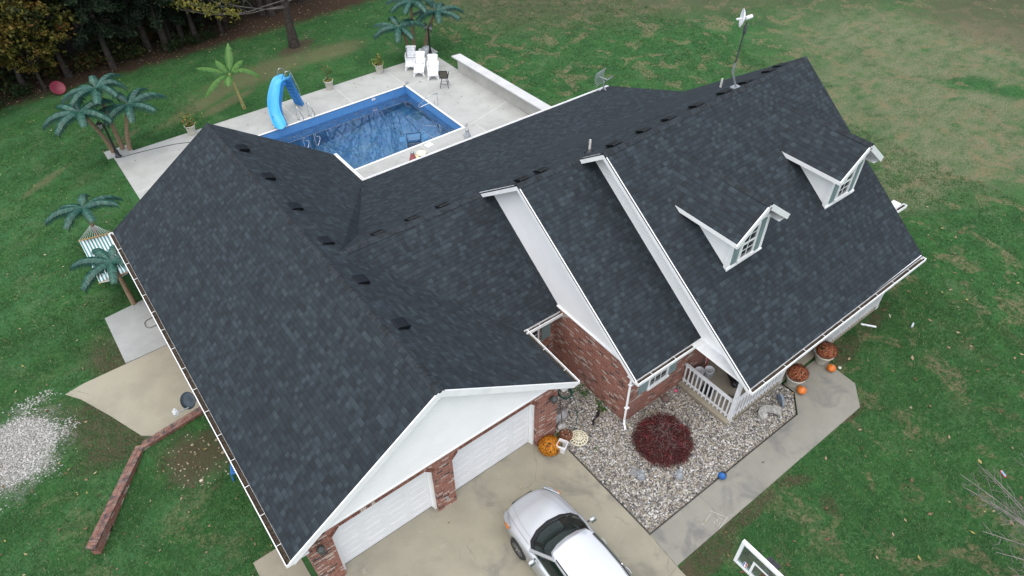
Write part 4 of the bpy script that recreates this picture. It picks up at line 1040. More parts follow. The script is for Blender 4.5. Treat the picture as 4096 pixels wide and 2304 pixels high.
# slide: curved chute on its own real path, ladder flank, rails, posts
root = thing("pool_slide", "blue curved water slide with steps and steel handrails at the pool edge", "slide", (5.3, 22.9, DZ))
o_ = Vector((5.3, 22.9, DZ))
Rr = [(5.87, 22.86, 2.12), (5.4, 22.80, 2.05), (5.18, 22.76, 1.6), (4.98, 22.68, 1.15), (4.87, 22.45, .78), (4.84, 22.10, .5), (4.80, 21.82, .38)]
Ll = [(5.74, 23.29, 2.12), (5.25, 23.32, 2.05), (4.79, 23.09, 1.6), (4.53, 22.90, 1.15), (4.43, 22.72, .78), (4.33, 22.26, .5), (4.30, 21.90, .36)]
def cr(pts, n=4):
    P = [Vector(p) for p in pts]; out = []
    for i in range(len(P) - 1):
        a, b_, c, d = P[max(i - 1, 0)], P[i], P[i + 1], P[min(i + 2, len(P) - 1)]
        for k in range(n):
            t_ = k / n; out.append(.5 * ((2 * b_) + (c - a) * t_ + (2 * a - 5 * b_ + 4 * c - d) * t_ ** 2 + (3 * b_ - a - 3 * c + d) * t_ ** 3))
    return out + [P[-1]]
RA, LA = cr(Rr), cr(Ll); rows = []; outr = []
for a, c in zip(RA, LA):
    a = a - o_; c = c - o_; m = (a + c) / 2; dn = Vector((0, 0, -.19))
    rows.append([tuple(a + (a - c) * .06 - Vector((0, 0, .07))), tuple(a + (a - c) * .05), tuple(a), tuple(a.lerp(c, .10) + dn * .62), tuple(a.lerp(c, .28) + dn), tuple(m + dn * 1.12), tuple(a.lerp(c, .72) + dn), tuple(a.lerp(c, .90) + dn * .62), tuple(c), tuple(c + (c - a) * .05), tuple(c + (c - a) * .06 - Vector((0, 0, .07)))])
b = MB(); b.grid(rows); ob = b.build("chute", M_blue, root); so = ob.modifiers.new("Solid", 'SOLIDIFY'); so.thickness = .02
b = MB()   # support flank below the right edge of the chute and the ladder flanks
fl = []
for a in RA[3:24]:
    q = a - o_ + Vector((.02, -.03, -.06)); fl.append([tuple(q), tuple(q + Vector((.10, .02, -.20)))])
b.grid(fl)
sR = [Vector((5.95, 22.95, 2.12)), Vector((6.18, 23.35, 1.05)), Vector((6.49, 23.64, 0.0))]; sL = [Vector((5.62, 23.2, 2.0)), Vector((5.98, 23.66, 1.0)), Vector((6.29, 24.12, 0))]
for S_ in (sR, sL):
    d_ = (S_[2] - S_[0]).normalized()
    for i in range(2): b.beam(S_[i] - o_, S_[i + 1] - o_, .04, .22)
so2 = b.build("ladder_flank", M_blued, root)
b = MB()
for k in range(8):
    f = (k + .6) / 8.2; a = sR[0].lerp(sR[2], f) - o_; c = sL[0].lerp(sL[2], f) - o_; b.beam(a, c, .17, .035)
    b.beam(a + Vector((-.05, -.06, -.07)), c + Vector((-.05, -.06, -.07)), .02, .13)
b.build("step", M_blued, root)
b = MB(); b.tube([Vector(p) - o_ for p in [(5.48, 23.25, 2.1), (5.42, 23.0, 2.50), (5.50, 22.95, 2.58), (5.72, 23.05, 2.52), (5.86, 23.35, 2.1), (6.3, 24.0, .75)]], .018, 8); b.tube([Vector(p) - o_ for p in [(5.66, 22.85, 2.1), (5.56, 22.5, 2.5), (5.62, 22.46, 2.58), (5.82, 22.5, 2.55), (6.01, 22.8, 2.12), (6.29, 23.34, 1.42), (6.51, 23.73, .82), (6.42, 23.60, .60)]], .018, 8)
for p, q in (((6.01, 22.78, 2.12), (5.95, 22.92, 1.95)), ((6.29, 23.34, 1.42), (6.18, 23.4, 1.25))): b.tube([Vector(p) - o_, Vector(q) - o_], .014, 6)
b.build("handrail", M_steel, root)
for p, q in (((5.28, 23.19, .0), (5.02, 22.95, 1.15)), ((4.40, 22.56, 0), (4.48, 22.5, .62)), ((4.86, 22.38, 0), (4.86, 22.4, .6))):
    b = MB(); q0 = Vector((p[0], p[1], DZ)) - o_; b.tube([q0, Vector(q) - o_], .026, 10); b.lathe([(.07, .0), (.07, .02), (.03, .03)], tuple(q0), 12); b.build("post", M_steel, root)
# entry ladder rails, hand rail
for i, x in enumerate((5.64, 6.25)):
    b = MB(); b.tube(cr([(0, 0, 0), (-.01, -.03, .45), (-.02, -.08, .72), (.02, -.20, .74), (.10, -.38, .40), (.14, -.42, .22), (.08, -.40, .12), (.03, -.25, .22), (.02, -.2, .0), (.02, -.2, -.02)], 5), .022, 8)
    b.lathe([(.05, 0), (.05, .02)], (0, 0, 0), 12, cap=True)
    single(b, "pool_rail", M_steel, ("left" if i == 0 else "right") + " one of two bent steel entry rails on the deck beside the slide", "rail", (x, 22.40, DZ), 0, "entry rails")
b = MB(); b.tube(cr([(11.97, 19.32, .05), (11.97, 19.30, .60), (11.90, 19.22, .74), (11.4, 19.17, .78), (11.0, 19.45, .36), (10.98, 19.52, .22), (11.09, 19.56, .12), (11.4, 19.45, .22), (11.75, 19.33, .30), (11.81, 19.35, .22), (11.81, 19.35, .05)], 5), .022, 8)
tag(b.build("pool_rail", M_steel), "looped steel hand rail curving over the right pool wall", "rail")
# submerged gas grill
root = thing("gas_grill", "dark gas grill standing sunken in the shallow pool water", "grill", (9.62, 17.95, -1.05), R(-25)); M_gr = pm("grill_enamel", (.010, .022, .045), .4, .3)
b = MB(); b.bbox((-.34, -.26, .12), (.34, .26, .55)); b.build("cabinet", M_gr, root, bevel=.02)
b = MB(); b.prism([(-.28, .62), (-.28, .75), (-.1, .90), (.12, .92), (.28, .78), (.28, .62)], -.36, .36, 'x'); b.build("firebox", pm("grill_lid", (.045, .16, .32), .35, .15), root, bevel=.02)
b = MB(); b.tube([(-.32, -.28, .72), (-.34, -.30, 1.12), (.34, -.30, 1.12), (.32, -.28, .72)], .022, 8)
for x in (-.31, .31):
    for y in (-.24, .24): b.tube([(x, y, 0), (x, y, .62)], .018, 6)
b.build("frame", M_iron, root)
for s in (-1, 1):
    b = MB(); b.bbox((s * .37, -.2, .66), (s * .68, .2, .69)); b.build("side_shelf", pm("shelf_blue", (.08, .22, .40), .4), root)
b = MB()
for x in (-.2, 0, .2): b.lathe([(.035, 0), (.03, .04), (0, .04)], (x, -.28, .62), 10)
b.build("knob", M_black, root)
# loungers
def lounger(label, loc, rz):
    root = thing("sun_lounger", label, "lounger", loc, rz, "white resin loungers on the pool deck")
    W = .285
    b = MB(); rows = []
    for i in range(9):
        t_ = i / 8; y = 1.02 * t_; z = .30 + .04 * math.sin(t_ * 3.1) - (.05 if i == 0 else 0); rows.append([(-W, y, z - .05), (-W * .96, y, z), (-.1, y, z + .008), (.1, y, z + .008), (W * .96, y, z), (W, y, z - .05)])
    b.grid(rows, 0, False); ob = b.build("seat", M_white, root); ob.modifiers.new("S", 'SOLIDIFY').thickness = .018
    b = MB(); c45 = math.cos(R(42)); s45 = math.sin(R(42)); Lb = .72
    def bp(x, l, o=0): return (x, .98 + l * c45 - o * s45, .32 + l * s45 + o * c45)
    for i in range(7):   # slats with gaps
        l0 = .02 + i * .094; l1 = l0 + .078; f = 1 if i < 6 else .85
        q = [bp(-W * f, l0), bp(W * f, l0), bp(W * f, l1), bp(-W * f, l1)]; q2 = [bp(-W * f, l0, .02), bp(W * f, l0, .02), bp(W * f, l1, .02), bp(-W * f, l1, .02)]
        b.poly(q2); b.poly(q[::-1]); b.add(q + q2, [(0, 1, 5, 4), (1, 2, 6, 5), (2, 3, 7, 6), (3, 0, 4, 7)])
    for s in (-1, 1): b.beam(bp(s * (W - .03), .0, .005), bp(s * (W - .03), Lb - .05, .005), .06, .03)
    for s in (-.09, .09): b.beam(bp(s, .0, .004), bp(s, Lb - .06, .004), .035, .02)
    b.beam(bp(-W * .8, Lb - .03, .008), bp(W * .8, Lb - .03, .008), .05, .03); b.build("backrest", M_white, root)
    for s in (-1, 1):
        b = MB(); b.bbox((s * (W + .01) - .03, .70, .50), (s * (W + .01) + .03, 1.2, .535)); b.beam((s * (W + .01), .74, .51), (s * (W + .01), .70, .0), .05, .045); b.beam((s * (W + .01), 1.15, .51), (s * (W + .01), 1.22, .0), .05, .045); b.build("armrest", M_white, root)
        b = MB(); b.beam((s * (W - .04), .06, .29), (s * (W - .01), .0, .0), .055, .05); b.build("leg", M_white, root)
    b = MB(); k = 8
    for i in range(k):
        a0 = math.pi * i / k; a1 = math.pi * (i + 1) / k; b.beam((.21 * math.cos(a0), .03, .10 + .14 * math.sin(a0)), (.21 * math.cos(a1), .03, .10 + .14 * math.sin(a1)), .03, .04, up=(0, 1, 0))
    b.bbox((-W + .02, .015, .24), (W - .02, .045, .30)); b.build("front_apron", M_white, root)
    return root
hz = R(-34)
l0 = lounger("white resin lounger farthest left, close to the palm trunks", (12.88, 23.46, DZ), hz)
for lb, loc, rz in (("white resin lounger in the middle of the row of three", (12.86, 22.56, DZ), R(-36)), ("white resin lounger beside the black swivel bar chair", (13.27, 21.76, DZ), R(-33))):
    c = copy_tree(l0); c.location = loc; c.rotation_euler = (0, 0, rz); c["label"] = lb
# swivel bar chair
root = thing("bar_chair", "black swivel bar chair with mesh back on the pool deck", "chair", (13.36, 20.76, DZ), R(-38))
b = MB()
for k in range(4):
    a = math.pi / 4 + k * math.pi / 2; b.tube(cr([(.03 * math.cos(a), .03 * math.sin(a), .50), (.16 * math.cos(a), .16 * math.sin(a), .47), (.24 * math.cos(a), .24 * math.sin(a), .3), (.31 * math.cos(a), .31 * math.sin(a), 0)], 4), .016, 6)
b.tube([(.24 * math.cos(k * math.pi / 2 + math.pi / 4), .24 * math.sin(k * math.pi / 2 + math.pi / 4), .22) for k in range(5)], .012, 6); b.lathe([(.05, .46), (.05, .55)], n=10, cap=True); b.build("base", M_iron, root)
b = MB(); b.bbox((-.23, -.22, .56), (.23, .22, .60)); b.build("seat", M_black, root, bevel=.015)
t = NT("sling_mesh"); M_sling = t.fin(t.mix(t.M('GREATER_THAN', t.noise(t.obj(), 120, 1), .5), (.06, .055, .04), (.13, .12, .09)), .8)
b = MB(); b.beam((-.20, -.25, .62), (-.20, -.31, 1.02), .03, .03); b.beam((.20, -.25, .62), (.20, -.31, 1.02), .03, .03); b.beam((-.21, -.31, 1.02), (.21, -.31, 1.02), .03, .03); b.build("back_frame", M_iron, root)
b = MB(); b.poly([(-.19, -.25, .64), (.19, -.25, .64), (.19, -.305, 1.01), (-.19, -.305, 1.01)]); ob = b.build("backrest", M_sling, root); ob.modifiers.new("S", 'SOLIDIFY').thickness = .01
for s in (-1, 1):
    b = MB(); b.tube(cr([(s * .21, -.27, .78), (s * .26, -.1, .82), (s * .26, .12, .80), (s * .22, .2, .62)], 4), .02, 6); b.build("armrest", M_iron, root)
# twin lantern lamp posts
def lamp_post(label, loc, rz):
    root = thing("lamp_post", label, "lamp post", loc, rz, "twin lantern posts at the deck corners")
    b = MB(); b.lathe([(.15, 0), (.15, .03), (.10, .06), (.085, .32), (.06, .38), (.06, .42), (.05, .5), (.045, 1.55), (.06, 1.58), (.045, 1.62), (.03, 1.72), (.0, 1.75)], n=12); b.build("post", M_iron, root)
    b = MB(); b.tube(cr([(-.17, 0, 1.52), (-.12, 0, 1.60), (0, 0, 1.58), (.12, 0, 1.60), (.17, 0, 1.52)], 4), .014, 6); b.build("arm", M_iron, root)
    for s in (-1, 1):
        b = MB(); b.lathe([(.0, -.13), (.015, -.1), (.02, -.02), (.05, .0), (.055, .02)], (s * .18, 0, 1.56), 8); b.lathe([(.105, .20), (.09, .235), (.04, .28), (.015, .30), (.012, .34), (0, .36)], (s * .18, 0, 1.56), 8, sm=False)
        for k in range(6):
            a = k * math.pi / 3; b.tube([(s * .18 + .05 * math.cos(a), .05 * math.sin(a), 1.58), (s * .18 + .095 * math.cos(a), .095 * math.sin(a), 1.765)], .007, 4)
        b.v = [(s * .18 + (x - s * .18) * 1.35, y * 1.35, 1.56 + (z - 1.56) * 1.25) for x, y, z in b.v]; ln = b.build("lantern", M_iron, root)
        b = MB(); b.lathe([(.058, .02), (.112, .245)], (s * .18, 0, 1.56), 6, sm=False, cap=True); b.build("glass", pm("lantern_glass", (.30, .31, .31), .2, .1), ln)
    return root
lp = lamp_post("black twin lantern post at the right deck corner behind loungers", (14.72, 24.30, DZ), R(-60))
c = copy_tree(lp); c.location = (-2.45, 24.46, DZ); c.rotation_euler = (0, 0, R(30)); c["label"] = "black twin lantern post at the left deck corner before palms"
# potted plants by the pool
def pot(b, r=.20, h=.42): b.lathe([(.0, .0), (r * .68, 0), (r * .72, .03), (r * .93, h - .06), (r * 1.02, h - .05), (r * 1.05, h), (r * .95, h), (r * .9, h - .05), (0, h - .05)], n=20)
def potted(label, loc, kind, seed, cat="potted plant", r=.245, h=.50, group="cream pots with plants along the deck edge"):
    root = thing("potted_plant", label, cat, loc, 0, group); b = MB(); pot(b, r, h); b.build("pot", M_cream, root)
    b = MB(); b.lathe([(0, h - .03), (r * .9, h - .04)], n=16); b.build("soil", M_soil, root)
    gg = np.random.default_rng(seed)
    if kind == 'stalk':      # tall sparse browning stems with big leaves
        V = []; F = []; A_ = []; b = MB()
        for k in range(4):
            a = gg.uniform(0, 6.28); L = gg.uniform(.5, .95); top = Vector((.12 * math.cos(a), .12 * math.sin(a), h + L)); b.tube([(0, 0, h - .05), (top.x * .5, top.y * .5, h + L * .5), top], .012, 5)
            for j in range(4):
                f = .4 + .6 * j / 4; c = Vector((top.x * f, top.y * f, h + L * f)); a2 = gg.uniform(0, 6.28); d = Vector((math.cos(a2), math.sin(a2), .55)); sd = Vector((-d.y, d.x, 0)) * .055; i0 = len(V)
                V += [c, c + d * .13 + sd, c + d * .27, c + d * .13 - sd]; F += [(i0, i0 + 1, i0 + 2, i0 + 3)]; A_ += [gg.uniform(.1, .5)] * 4
        b.build("stem", pm("stem_green", (.09, .10, .04), .8), root); np_obj("foliage", np.array([tuple(v) for v in V]), np.array(F), attr_mat("pot_leaf_olive", [(0, (.05, .07, .015)), (.6, (.12, .13, .03)), (1, (.2, .14, .05))], .7), None, root, attr=A_)
        P = gg.normal(size=(90, 3)) * [r * .45, r * .45, .03] + [0, 0, h]
    elif kind == 'bushy': P = gg.normal(size=(260, 3)) * [r * .55, r * .55, .10] + [0, 0, h + .12]; P = np.concatenate([P, gg.normal(size=(26, 3)) * [.05, .05, .15] + [.08, .05, h + .35]])
    else:
        b = MB()
        for k in range(5):
            a = gg.uniform(0, 6.28); b.tube([(0, 0, h - .05), (.1 * math.cos(a), .1 * math.sin(a), h + .3), (.24 * math.cos(a), .24 * math.sin(a), h + gg.uniform(.35, .6))], .01, 5)
        b.build("stem", pm("stem_pale", (.14, .15, .06), .8), root); P = gg.normal(size=(120, 3)) * [r * .5, r * .5, .05] + [0, 0, h + .03]; P = np.concatenate([P, gg.normal(size=(60, 3)) * [.16, .16, .1] + [0, 0, h + .4]])
    V, F = leafquads(P, .045, gg, .2); np_obj("foliage", V, F, attr_mat("pot_leaf", [(0, (.04, .08, .02)), (.5, (.10, .17, .03)), (.8, (.30, .26, .06)), (1, (.35, .12, .04))], .7), None, root, attr=np.repeat(gg.uniform(0, 1, len(P)), 4)); return root
potted("cream pot with tall browning leafy stems between slide and loungers", (8.37, 24.36, DZ), 'stalk', 4)
potted("cream pot with low yellow-green plant left of the loungers", (11.42, 24.37, DZ), 'bushy', 5)
potted("cream pot with thin bending stems behind the garage roof peak", (.98, 24.34, DZ), 'thin', 6)
b = MB(); b.lathe([(0, 0), (.11, 0), (.14, .24), (.15, .26), (.13, .26), (.11, .05), (0, .05)], n=16); single(b, "plastic_bucket", M_white, "small white bucket behind the loungers near the palm trunks", "bucket", (14.5, 24.95, DZ))
b = MB(); b.lathe([(.0, 0), (.30, 0), (.31, .06), (.27, .34), (.2, .42), (0, .44)], n=18); single(b, "storage_tub", pm("grey_tub", (.42, .45, .47), .45, .1), "overturned grey plastic tub behind the right lamp post", "tub", (14.72, 24.72, DZ))
# concrete bench wall right of the deck
root = thing("concrete_wall", "low concrete wall with broad pale cap right of the pool deck", "wall", (15.1, 17, 0))
b = MB(); b.prism([(-.16, 4.82), (.16, 4.82), (.36, -4.6), (.02, -4.6)], 0, .80, 'z'); b.build("wall", M_cwall, root)
b = MB(); b.prism([(-.34, 5.12), (.20, 5.06), (.44, -4.6), (-.14, -4.6)], .80, .87, 'z'); b.build("cap", M_capst, root, bevel=.012)
# closed umbrellas on the near deck, toys
def umbrella(label, loc, c1, c2, h=2.1):
    root = thing("closed_umbrella", label, "umbrella", loc, 0, "closed patio umbrellas behind the house"); b = MB(); b.tube([(0, 0, 0), (0, 0, h)], .024, 8); b.lathe([(.25, 0), (.25, .05), (.06, .09), (.04, .3)], n=14); b.build("pole", M_galv, root)
    def folds(r0, r1, z0, z1, ph):
        b = MB(); rows = []
        for i in range(9):
            t_ = i / 8; r_ = r0 + (r1 - r0) * t_; rows.append([((r_ * (1 + .22 * (k % 2))) * math.cos(2 * math.pi * k / 16 + ph), (r_ * (1 + .22 * (k % 2))) * math.sin(2 * math.pi * k / 16 + ph), z0 + (z1 - z0) * t_) for k in range(16)])
        b.grid(rows, 0, False, True); return b
    folds(.06, .15, h - .05, h - .42, 0).build("valance", c1, root); folds(.08, .17, h - .38, h - 1.35, .2).build("canopy", c2, root)
    b = MB(); b.lathe([(.07, h - .06), (.085, h - .02), (.06, h + .03), (0, h + .04)], n=14); b.build("finial", M_galv, root); return root
umbrella("closed red and white patio umbrella behind the house eave", (6.98, 13.24, DZ), pm("red_white_cloth", (.42, .14, .15), .8, .5, 40), pm("dark_red_cloth", (.20, .02, .025), .85, .3, 8), 2.15)
umbrella("closed grey and white patio umbrella near the right pool corner", (9.77, 13.3, DZ), pm("grey_cloth", (.42, .45, .48), .8, .3, 20), pm("grey_stripe_cloth", (.50, .55, .60), .8, .4, 12), 2.15)
b = MB(); b.prism([(-.36, -.1), (-.05, -.22), (.36, .0), (.3, .1), (0, .0), (-.3, .06)], 0, .04, 'z'); single(b, "pool_float", pm("pale_yellow_foam", (.68, .62, .33), .7), "flat pale yellow pool float lying by the red umbrella", "pool float", (8.52, 15.9, DZ), .5)
b = MB(); b.lathe([(.0, .02), (.16, .02), (.24, .05), (.26, .09), (.22, .1), (.14, .05), (0, .05)], n=18); single(b, "plastic_tray", pm("cream_plastic", (.66, .62, .52), .6, .2, 20), "round cream tray beside the yellow pool float", "tray", (8.82, 15.86, DZ))
b = MB(); b.bbox((-.19, -.15, 0), (.19, .15, .02)); single(b, "skimmer_lid", M_white, "square white skimmer lid set in the near pool deck", "lid", (9.53, 16.33, DZ), .1, None, .01)
b = MB()
for k in range(3): b.tube([(.07 * k, 0, .05), (.07 * k + .03, .05, .09), (.07 * k + .06, 0, .05)], .03, 8)
cr0 = single(b, "cover_reel_bracket", M_galv, "steel cover bracket at the far right pool corner", "bracket", (11.85, 22.25, DZ), .3, "cover brackets at the pool corners")
c = cr0.copy(); col.objects.link(c); c.location = (11.85, 16.62, DZ); c["label"] = "steel cover bracket at the near right pool corner"
b = MB(); b.bbox((-.1, -.004, -.05), (.1, .004, .05)); b.bbox((-.06, -.007, -.03), (.06, -.003, .0), 1); single(b, "warning_sign", [M_white, pm("sign_red", (.5, .08, .08), .5)], "small white and red sticker on the far pool wall", "sign", (9.75, PY1 - .006, -.08))
b = MB(); b.tube(cr([(-2.4, 24.3, .06), (-1.6, 24.22, .06), (.0, 23.9, .06), (1.2, 23.3, .06), (2.2, 22.9, .06)], 6), .014, 6); tag(b.build("cable", M_black), "thin black cable lying across the left deck corner", "cable")
# hammock
root = thing("hammock", "teal and white striped hammock slung between two artificial palms", "hammock", (-4.75, 15.9, 0))
t = NT("hammock_stripe"); u, v, _ = t.xyz(t.obj()); M_ham = t.fin(t.mix(t.M('GREATER_THAN', t.M('FRACT', t.M('MULTIPLY', u, 9.0)), .5), (.72, .74, .72), (.06, .24, .25)), .85)
b = MB(); rows = []
for i in range(13):
    t_ = i / 12; y = 1.45 - 2.85 * t_; z = 1.0 - .38 * math.sin(math.pi * t_); rows.append([(-.08 + .55 * s, y + .12 * (-s) * (1 - t_), z - .05 * (1 - s * s)) for s in (-1, -.6, -.2, .2, .6, 1)])
b.grid(rows); ob = b.build("bed", M_ham, root); ob.modifiers.new("S", 'SOLIDIFY').thickness = .012
M_bar = pm("varnished_bar", (.45, .26, .09), .45, .15)
for y, sg in ((1.45, 1), (-1.4, -1)):
    b = MB(); b.tube([(-.66, y + .13 * (sg > 0), 1.0), (.50, y - .13 * (sg > 0), 1.0)], .022, 8); b.build("spreader_bar", M_bar, root)
    b = MB()
    for k in range(13):
        f = k / 12; b.tube([(-.64 + 1.12 * f, y + .13 * (1 - 2 * f) * (sg > 0), 1.0), (.02, y + sg * .55, 1.25)], .007, 4, cap=False)
    b.build("rope", M_white, root)
# red disc sled in the woods' edge
b = MB(); b.lathe([(0, .0), (.2, .02), (.34, .07), (.37, .10), (.33, .09), (.2, .04), (0, .02)], n=22); o = single(b, "disc_sled", pm("red_plastic", (.17, .004, .022), .35, .1), "round red disc sled leaning at the wood edge", "sled", (-3.2, 32.95, .30)); o.rotation_euler = (R(55), 0, R(15))
# antennas and dishes
root = thing("dish_antenna", "white dish antenna on a tall dark mast at the roof ridge", "antenna", (13.8, 3.35, 6.90))
b = MB(); b.tube([(0, 0, -.05), (-.22, .12, .55), (-.2, .12, .85)], .035, 8); b.box((0, .05, .0), (.3, .2, .04)); b.build("foot", M_galv, root)
b = MB(); b.tube([(-.2, .12, .75), (-.1, .1, 2.15)], .024, 8); b.lathe([(.024, 0), (.05, .05), (.05, .28), (.024, .33)], (-.12, .1, 1.75), 8); b.build("mast", pm("dark_mast", (.06, .065, .07), .5, .3), root)
b = MB(); b.lathe([(0, 0), (.12, .015), (.24, .06), (.32, .115), (.31, .12), (.22, .07), (0, .02)], n=24); dd = b.build("dish", M_white, root, (-.22, .12, 2.28)); dd.scale = (.85,) * 3; dd.rotation_euler = Vector((-.71, .69, .08)).to_track_quat('Z', 'Y').to_euler()
b = MB(); b.tube([(-.2, .1, 2.28), (.02, .06, 2.30)], .06, 8); b.tube([(-.5, .2, 2.30), (-.34, .16, 2.28)], .035, 8); b.build("feed_unit", M_white, root)
root = thing("grid_antenna", "small silver grid antenna at the far end of the back eave", "antenna", (16.45, 11.94, 2.46), R(10))
b = MB(); b.tube([(0, 0, 0), (0, 0, .42)], .035, 8)
for a in (0.5, 2.6, 4.7): b.beam((0, 0, .12), (.2 * math.cos(a), .2 * math.sin(a), -.02), .05, .02)
b.build("stand", M_galv, root)
b = MB(); n = 11
for i in range(n):
    z = -.32 + .64 * i / (n - 1); y = .28 - .9 * z * z; b.tube([(-.36, y, .55 + z), (.34, y, .55 + z)], .011, 5)
for x in (-.22, .22): b.tube([(x, .27 - .9 * z * z, .55 + z) for z in (-.32, -.2, 0, .2, .32)], .01, 5)
b.build("reflector", M_galv, root)
b = MB(); b.tube([(0, .28, .55), (.0, -.16, .55)], .02, 6); b.tube([(-.05, -.14, .55), (.42, -.14, .58), (.42, -.14, .52), (-.05, -.14, .50)], .012, 5); b.build("feed_arm", M_galv, root)
root = thing("satellite_dish", "dark grey oval satellite dish fixed below the garage gutter", "satellite dish", (-4.42, 6.35, 1.75))
b = MB(); b.lathe([(0, 0), (.15, .015), (.28, .05), (.285, .06), (.15, .03), (0, .02)], n=28, sq=.86); dd = b.build("dish", pm("dark_dish", (.022, .034, .046), .5, .15), root, (-.16, .12, .16)); dd.rotation_euler = Vector((-.62, -.30, .72)).to_track_quat('Z', 'Y').to_euler()
b = MB(); b.tube([(-.1, .02, .0), (-.38, -.05, .10), (-.58, -.06, .14)], .02, 6); b.tube([(-.1, .1, .1), (.3, .1, .0), (.55, .1, .0)], .025, 6); b.build("arm", M_galv, root)
b = MB(); b.bbox((-.68, -.14, .10), (-.55, .04, .18)); b.tube([(-.6, -.1, .15), (-.6, -.1, .23)], .03, 8); b.tube([(-.6, .01, .15), (-.6, .01, .23)], .03, 8); b.build("receiver", pm("receiver_grey", (.5, .52, .53), .5), root)

# ------------------------------------------------------------------ left side: brick wall, hose, dirt heap
M_bwall = mk_brick("garden_brick"); 
root = thing("brick_garden_wall", "low bent brick wall with brick cap ending free on the left lawn", "wall", (-6.3, 7.1, 0))
def wallseg(p, q, w_, h0, h1):
    p = Vector(p); q = Vector(q); d = (q - p).normalized(); s = Vector((-d.y, d.x)) * w_ / 2
    P4 = [p - s, q - s, q + s, p + s]; H = [h0, h1, h1, h0]; b = MB(); v = [(a.x, a.y, 0) for a in P4] + [(a.x, a.y, h) for a, h in zip(P4, H)]
    b.add(v, [(4, 5, 6, 7), (0, 1, 5, 4), (1, 2, 6, 5), (2, 3, 7, 6), (3, 0, 4, 7)]); return b
wallseg((1.9, .52), (-.04, .28), .2, .07, .07).build("wall", M_bwall, root); wallseg((0, .36), (-1.93, -2.36), .2, .07, .38).build("wall", M_bwall, root)
def capbricks(p, q, h0, h1):
    b = MB(); p = Vector((*p, 0)); q = Vector((*q, 0)); d = q - p; L = d.length; dn = d / L; sd = Vector((-dn.y, dn.x, 0)); n = int(L / .082)
    for i in range(n):
        f = (i + .5) / n; c = p + d * f; M = Matrix((dn, sd, Vector((0, 0, 1)))).transposed()
        for s in (-1, 1): b.box((c.x + sd.x * s * .065, c.y + sd.y * s * .065, h0 + (h1 - h0) * f + .03 + random.uniform(-.003, .003)), (L / n - .010, .122, .06), 0, M)
    return b
t = NT("cap_brick"); a = t.wn(t.n("VectorMath", {0: t.n("VectorMath", {0: t.obj(), 1: (11, 11, 0)}, operation='MULTIPLY').outputs[0]}, operation='FLOOR').outputs[0])
cb = t.ramp(a, [(0, (.16, .075, .058)), (.4, (.23, .115, .085)), (.75, (.10, .062, .055)), (.92, (.075, .055, .055))]); cb = t.mix(t.M('MULTIPLY', t.step(t.noise(t.obj(), 6, 4), .45, .7), .5), cb, (.25, .20, .165)); M_capb = t.fin(cb, .9)
capbricks((1.92, .53), (.04, .30), .07, .07).build("cap", M_capb, root); capbricks((-.03, .32), (-1.96, -2.40), .075, .38).build("cap", M_capb, root)
b = MB(); b.tube(cr([(-4.2, 12.75, .055), (-4.62, 12.72, .055), (-4.72, 12.5, .055), (-4.62, 12.28, .055), (-4.2, 12.3, .055)], 8), .014, 6); tag(b.build("garden_hose", pm("grey_hose", (.10, .12, .11), .5)), "dark hose loop showing from under the gutter on the grey slab", "hose")
gg = np.random.default_rng(9); n = 100; ang = gg.uniform(0, 6.28, n); rr = np.sqrt(gg.uniform(0, 1, n)); X = -5.15 + .95 * rr * np.cos(ang) + gg.normal(0, .18, n); Y = 6.05 + 1.05 * rr * np.sin(ang) + gg.normal(0, .2, n); r_ = gg.uniform(.012, .04, n) * np.where(gg.uniform(size=n) < .06, 2.2, 1)
ps = IV[None] * np.stack([r_, r_ * .75, r_ * .6], 1)[:, None] + np.stack([X, Y, .02 - .012 + r_ * .2], 1)[:, None]
tag(np_obj("rubble_stones", ps.reshape(-1, 3), (IF[None] + (np.arange(n) * 12)[:, None, None]).reshape(-1, 3), attr_mat("limestone_chip", [(0, (.22, .18, .13)), (.6, (.38, .32, .22)), (1, (.55, .50, .40))], .9), smooth=True, attr=np.repeat(gg.uniform(0, 1, n), 12)), "pale stones strewn over the bare dirt by the garage", "stones", kind='stuff')
gg = np.random.default_rng(19); n = 11000; X = gg.uniform(-11.5, -7.4, n); Y = gg.uniform(7.6, 11.6, n)
fld = 1.15 - np.sqrt(((X + 9.5 - .25 * (Y - 9.6)) / 1.55) ** 2 + ((Y - 9.65) / 1.55) ** 2) + .28 * np.sin(X * 2.7 + 1.2 * np.sin(Y * 3.1)) + .22 * np.sin(Y * 4.3 + X * 1.9) + gg.normal(0, .27, n); kk = fld > .34
X, Y = X[kk], Y[kk]; n = len(X); r_ = gg.uniform(.012, .030, n)
ps = IV[None] * np.stack([r_, r_ * .8, r_ * .6], 1)[:, None] + np.stack([X, Y, .004 + r_ * .25], 1)[:, None]
tag(np_obj("white_gravel", ps.reshape(-1, 3), (IF[None] + (np.arange(n) * 12)[:, None, None]).reshape(-1, 3), attr_mat("white_chip", [(0, (.22, .215, .20)), (.5, (.40, .395, .37)), (1, (.56, .55, .53))], .9), attr=np.repeat(gg.uniform(0, 1, n), 12)), "patch of white crushed gravel on the left lawn", "gravel", kind='stuff')
root = thing("lawn_chair", "blue slatted plastic chair lying under the garage gutter", "chair", (-4.25, 4.80, 0), R(-20)); M_bc = pm("blue_resin", (.030, .16, .46), .4, .1)
b = MB()
for k in range(6): b.bbox((-.20, -.24 + k * .085, .30), (.20, -.24 + k * .085 + .06, .33))
b.bbox((-.23, -.25, .28), (-.19, .26, .34)); b.bbox((.19, -.25, .28), (.23, .26, .34)); b.build("seat", M_bc, root)
b = MB()
for s in (-1, 1):
    for y in (-.22, .22): b.beam((s * .21, y, .3), (s * .23, y * 1.1, 0), .04, .04)
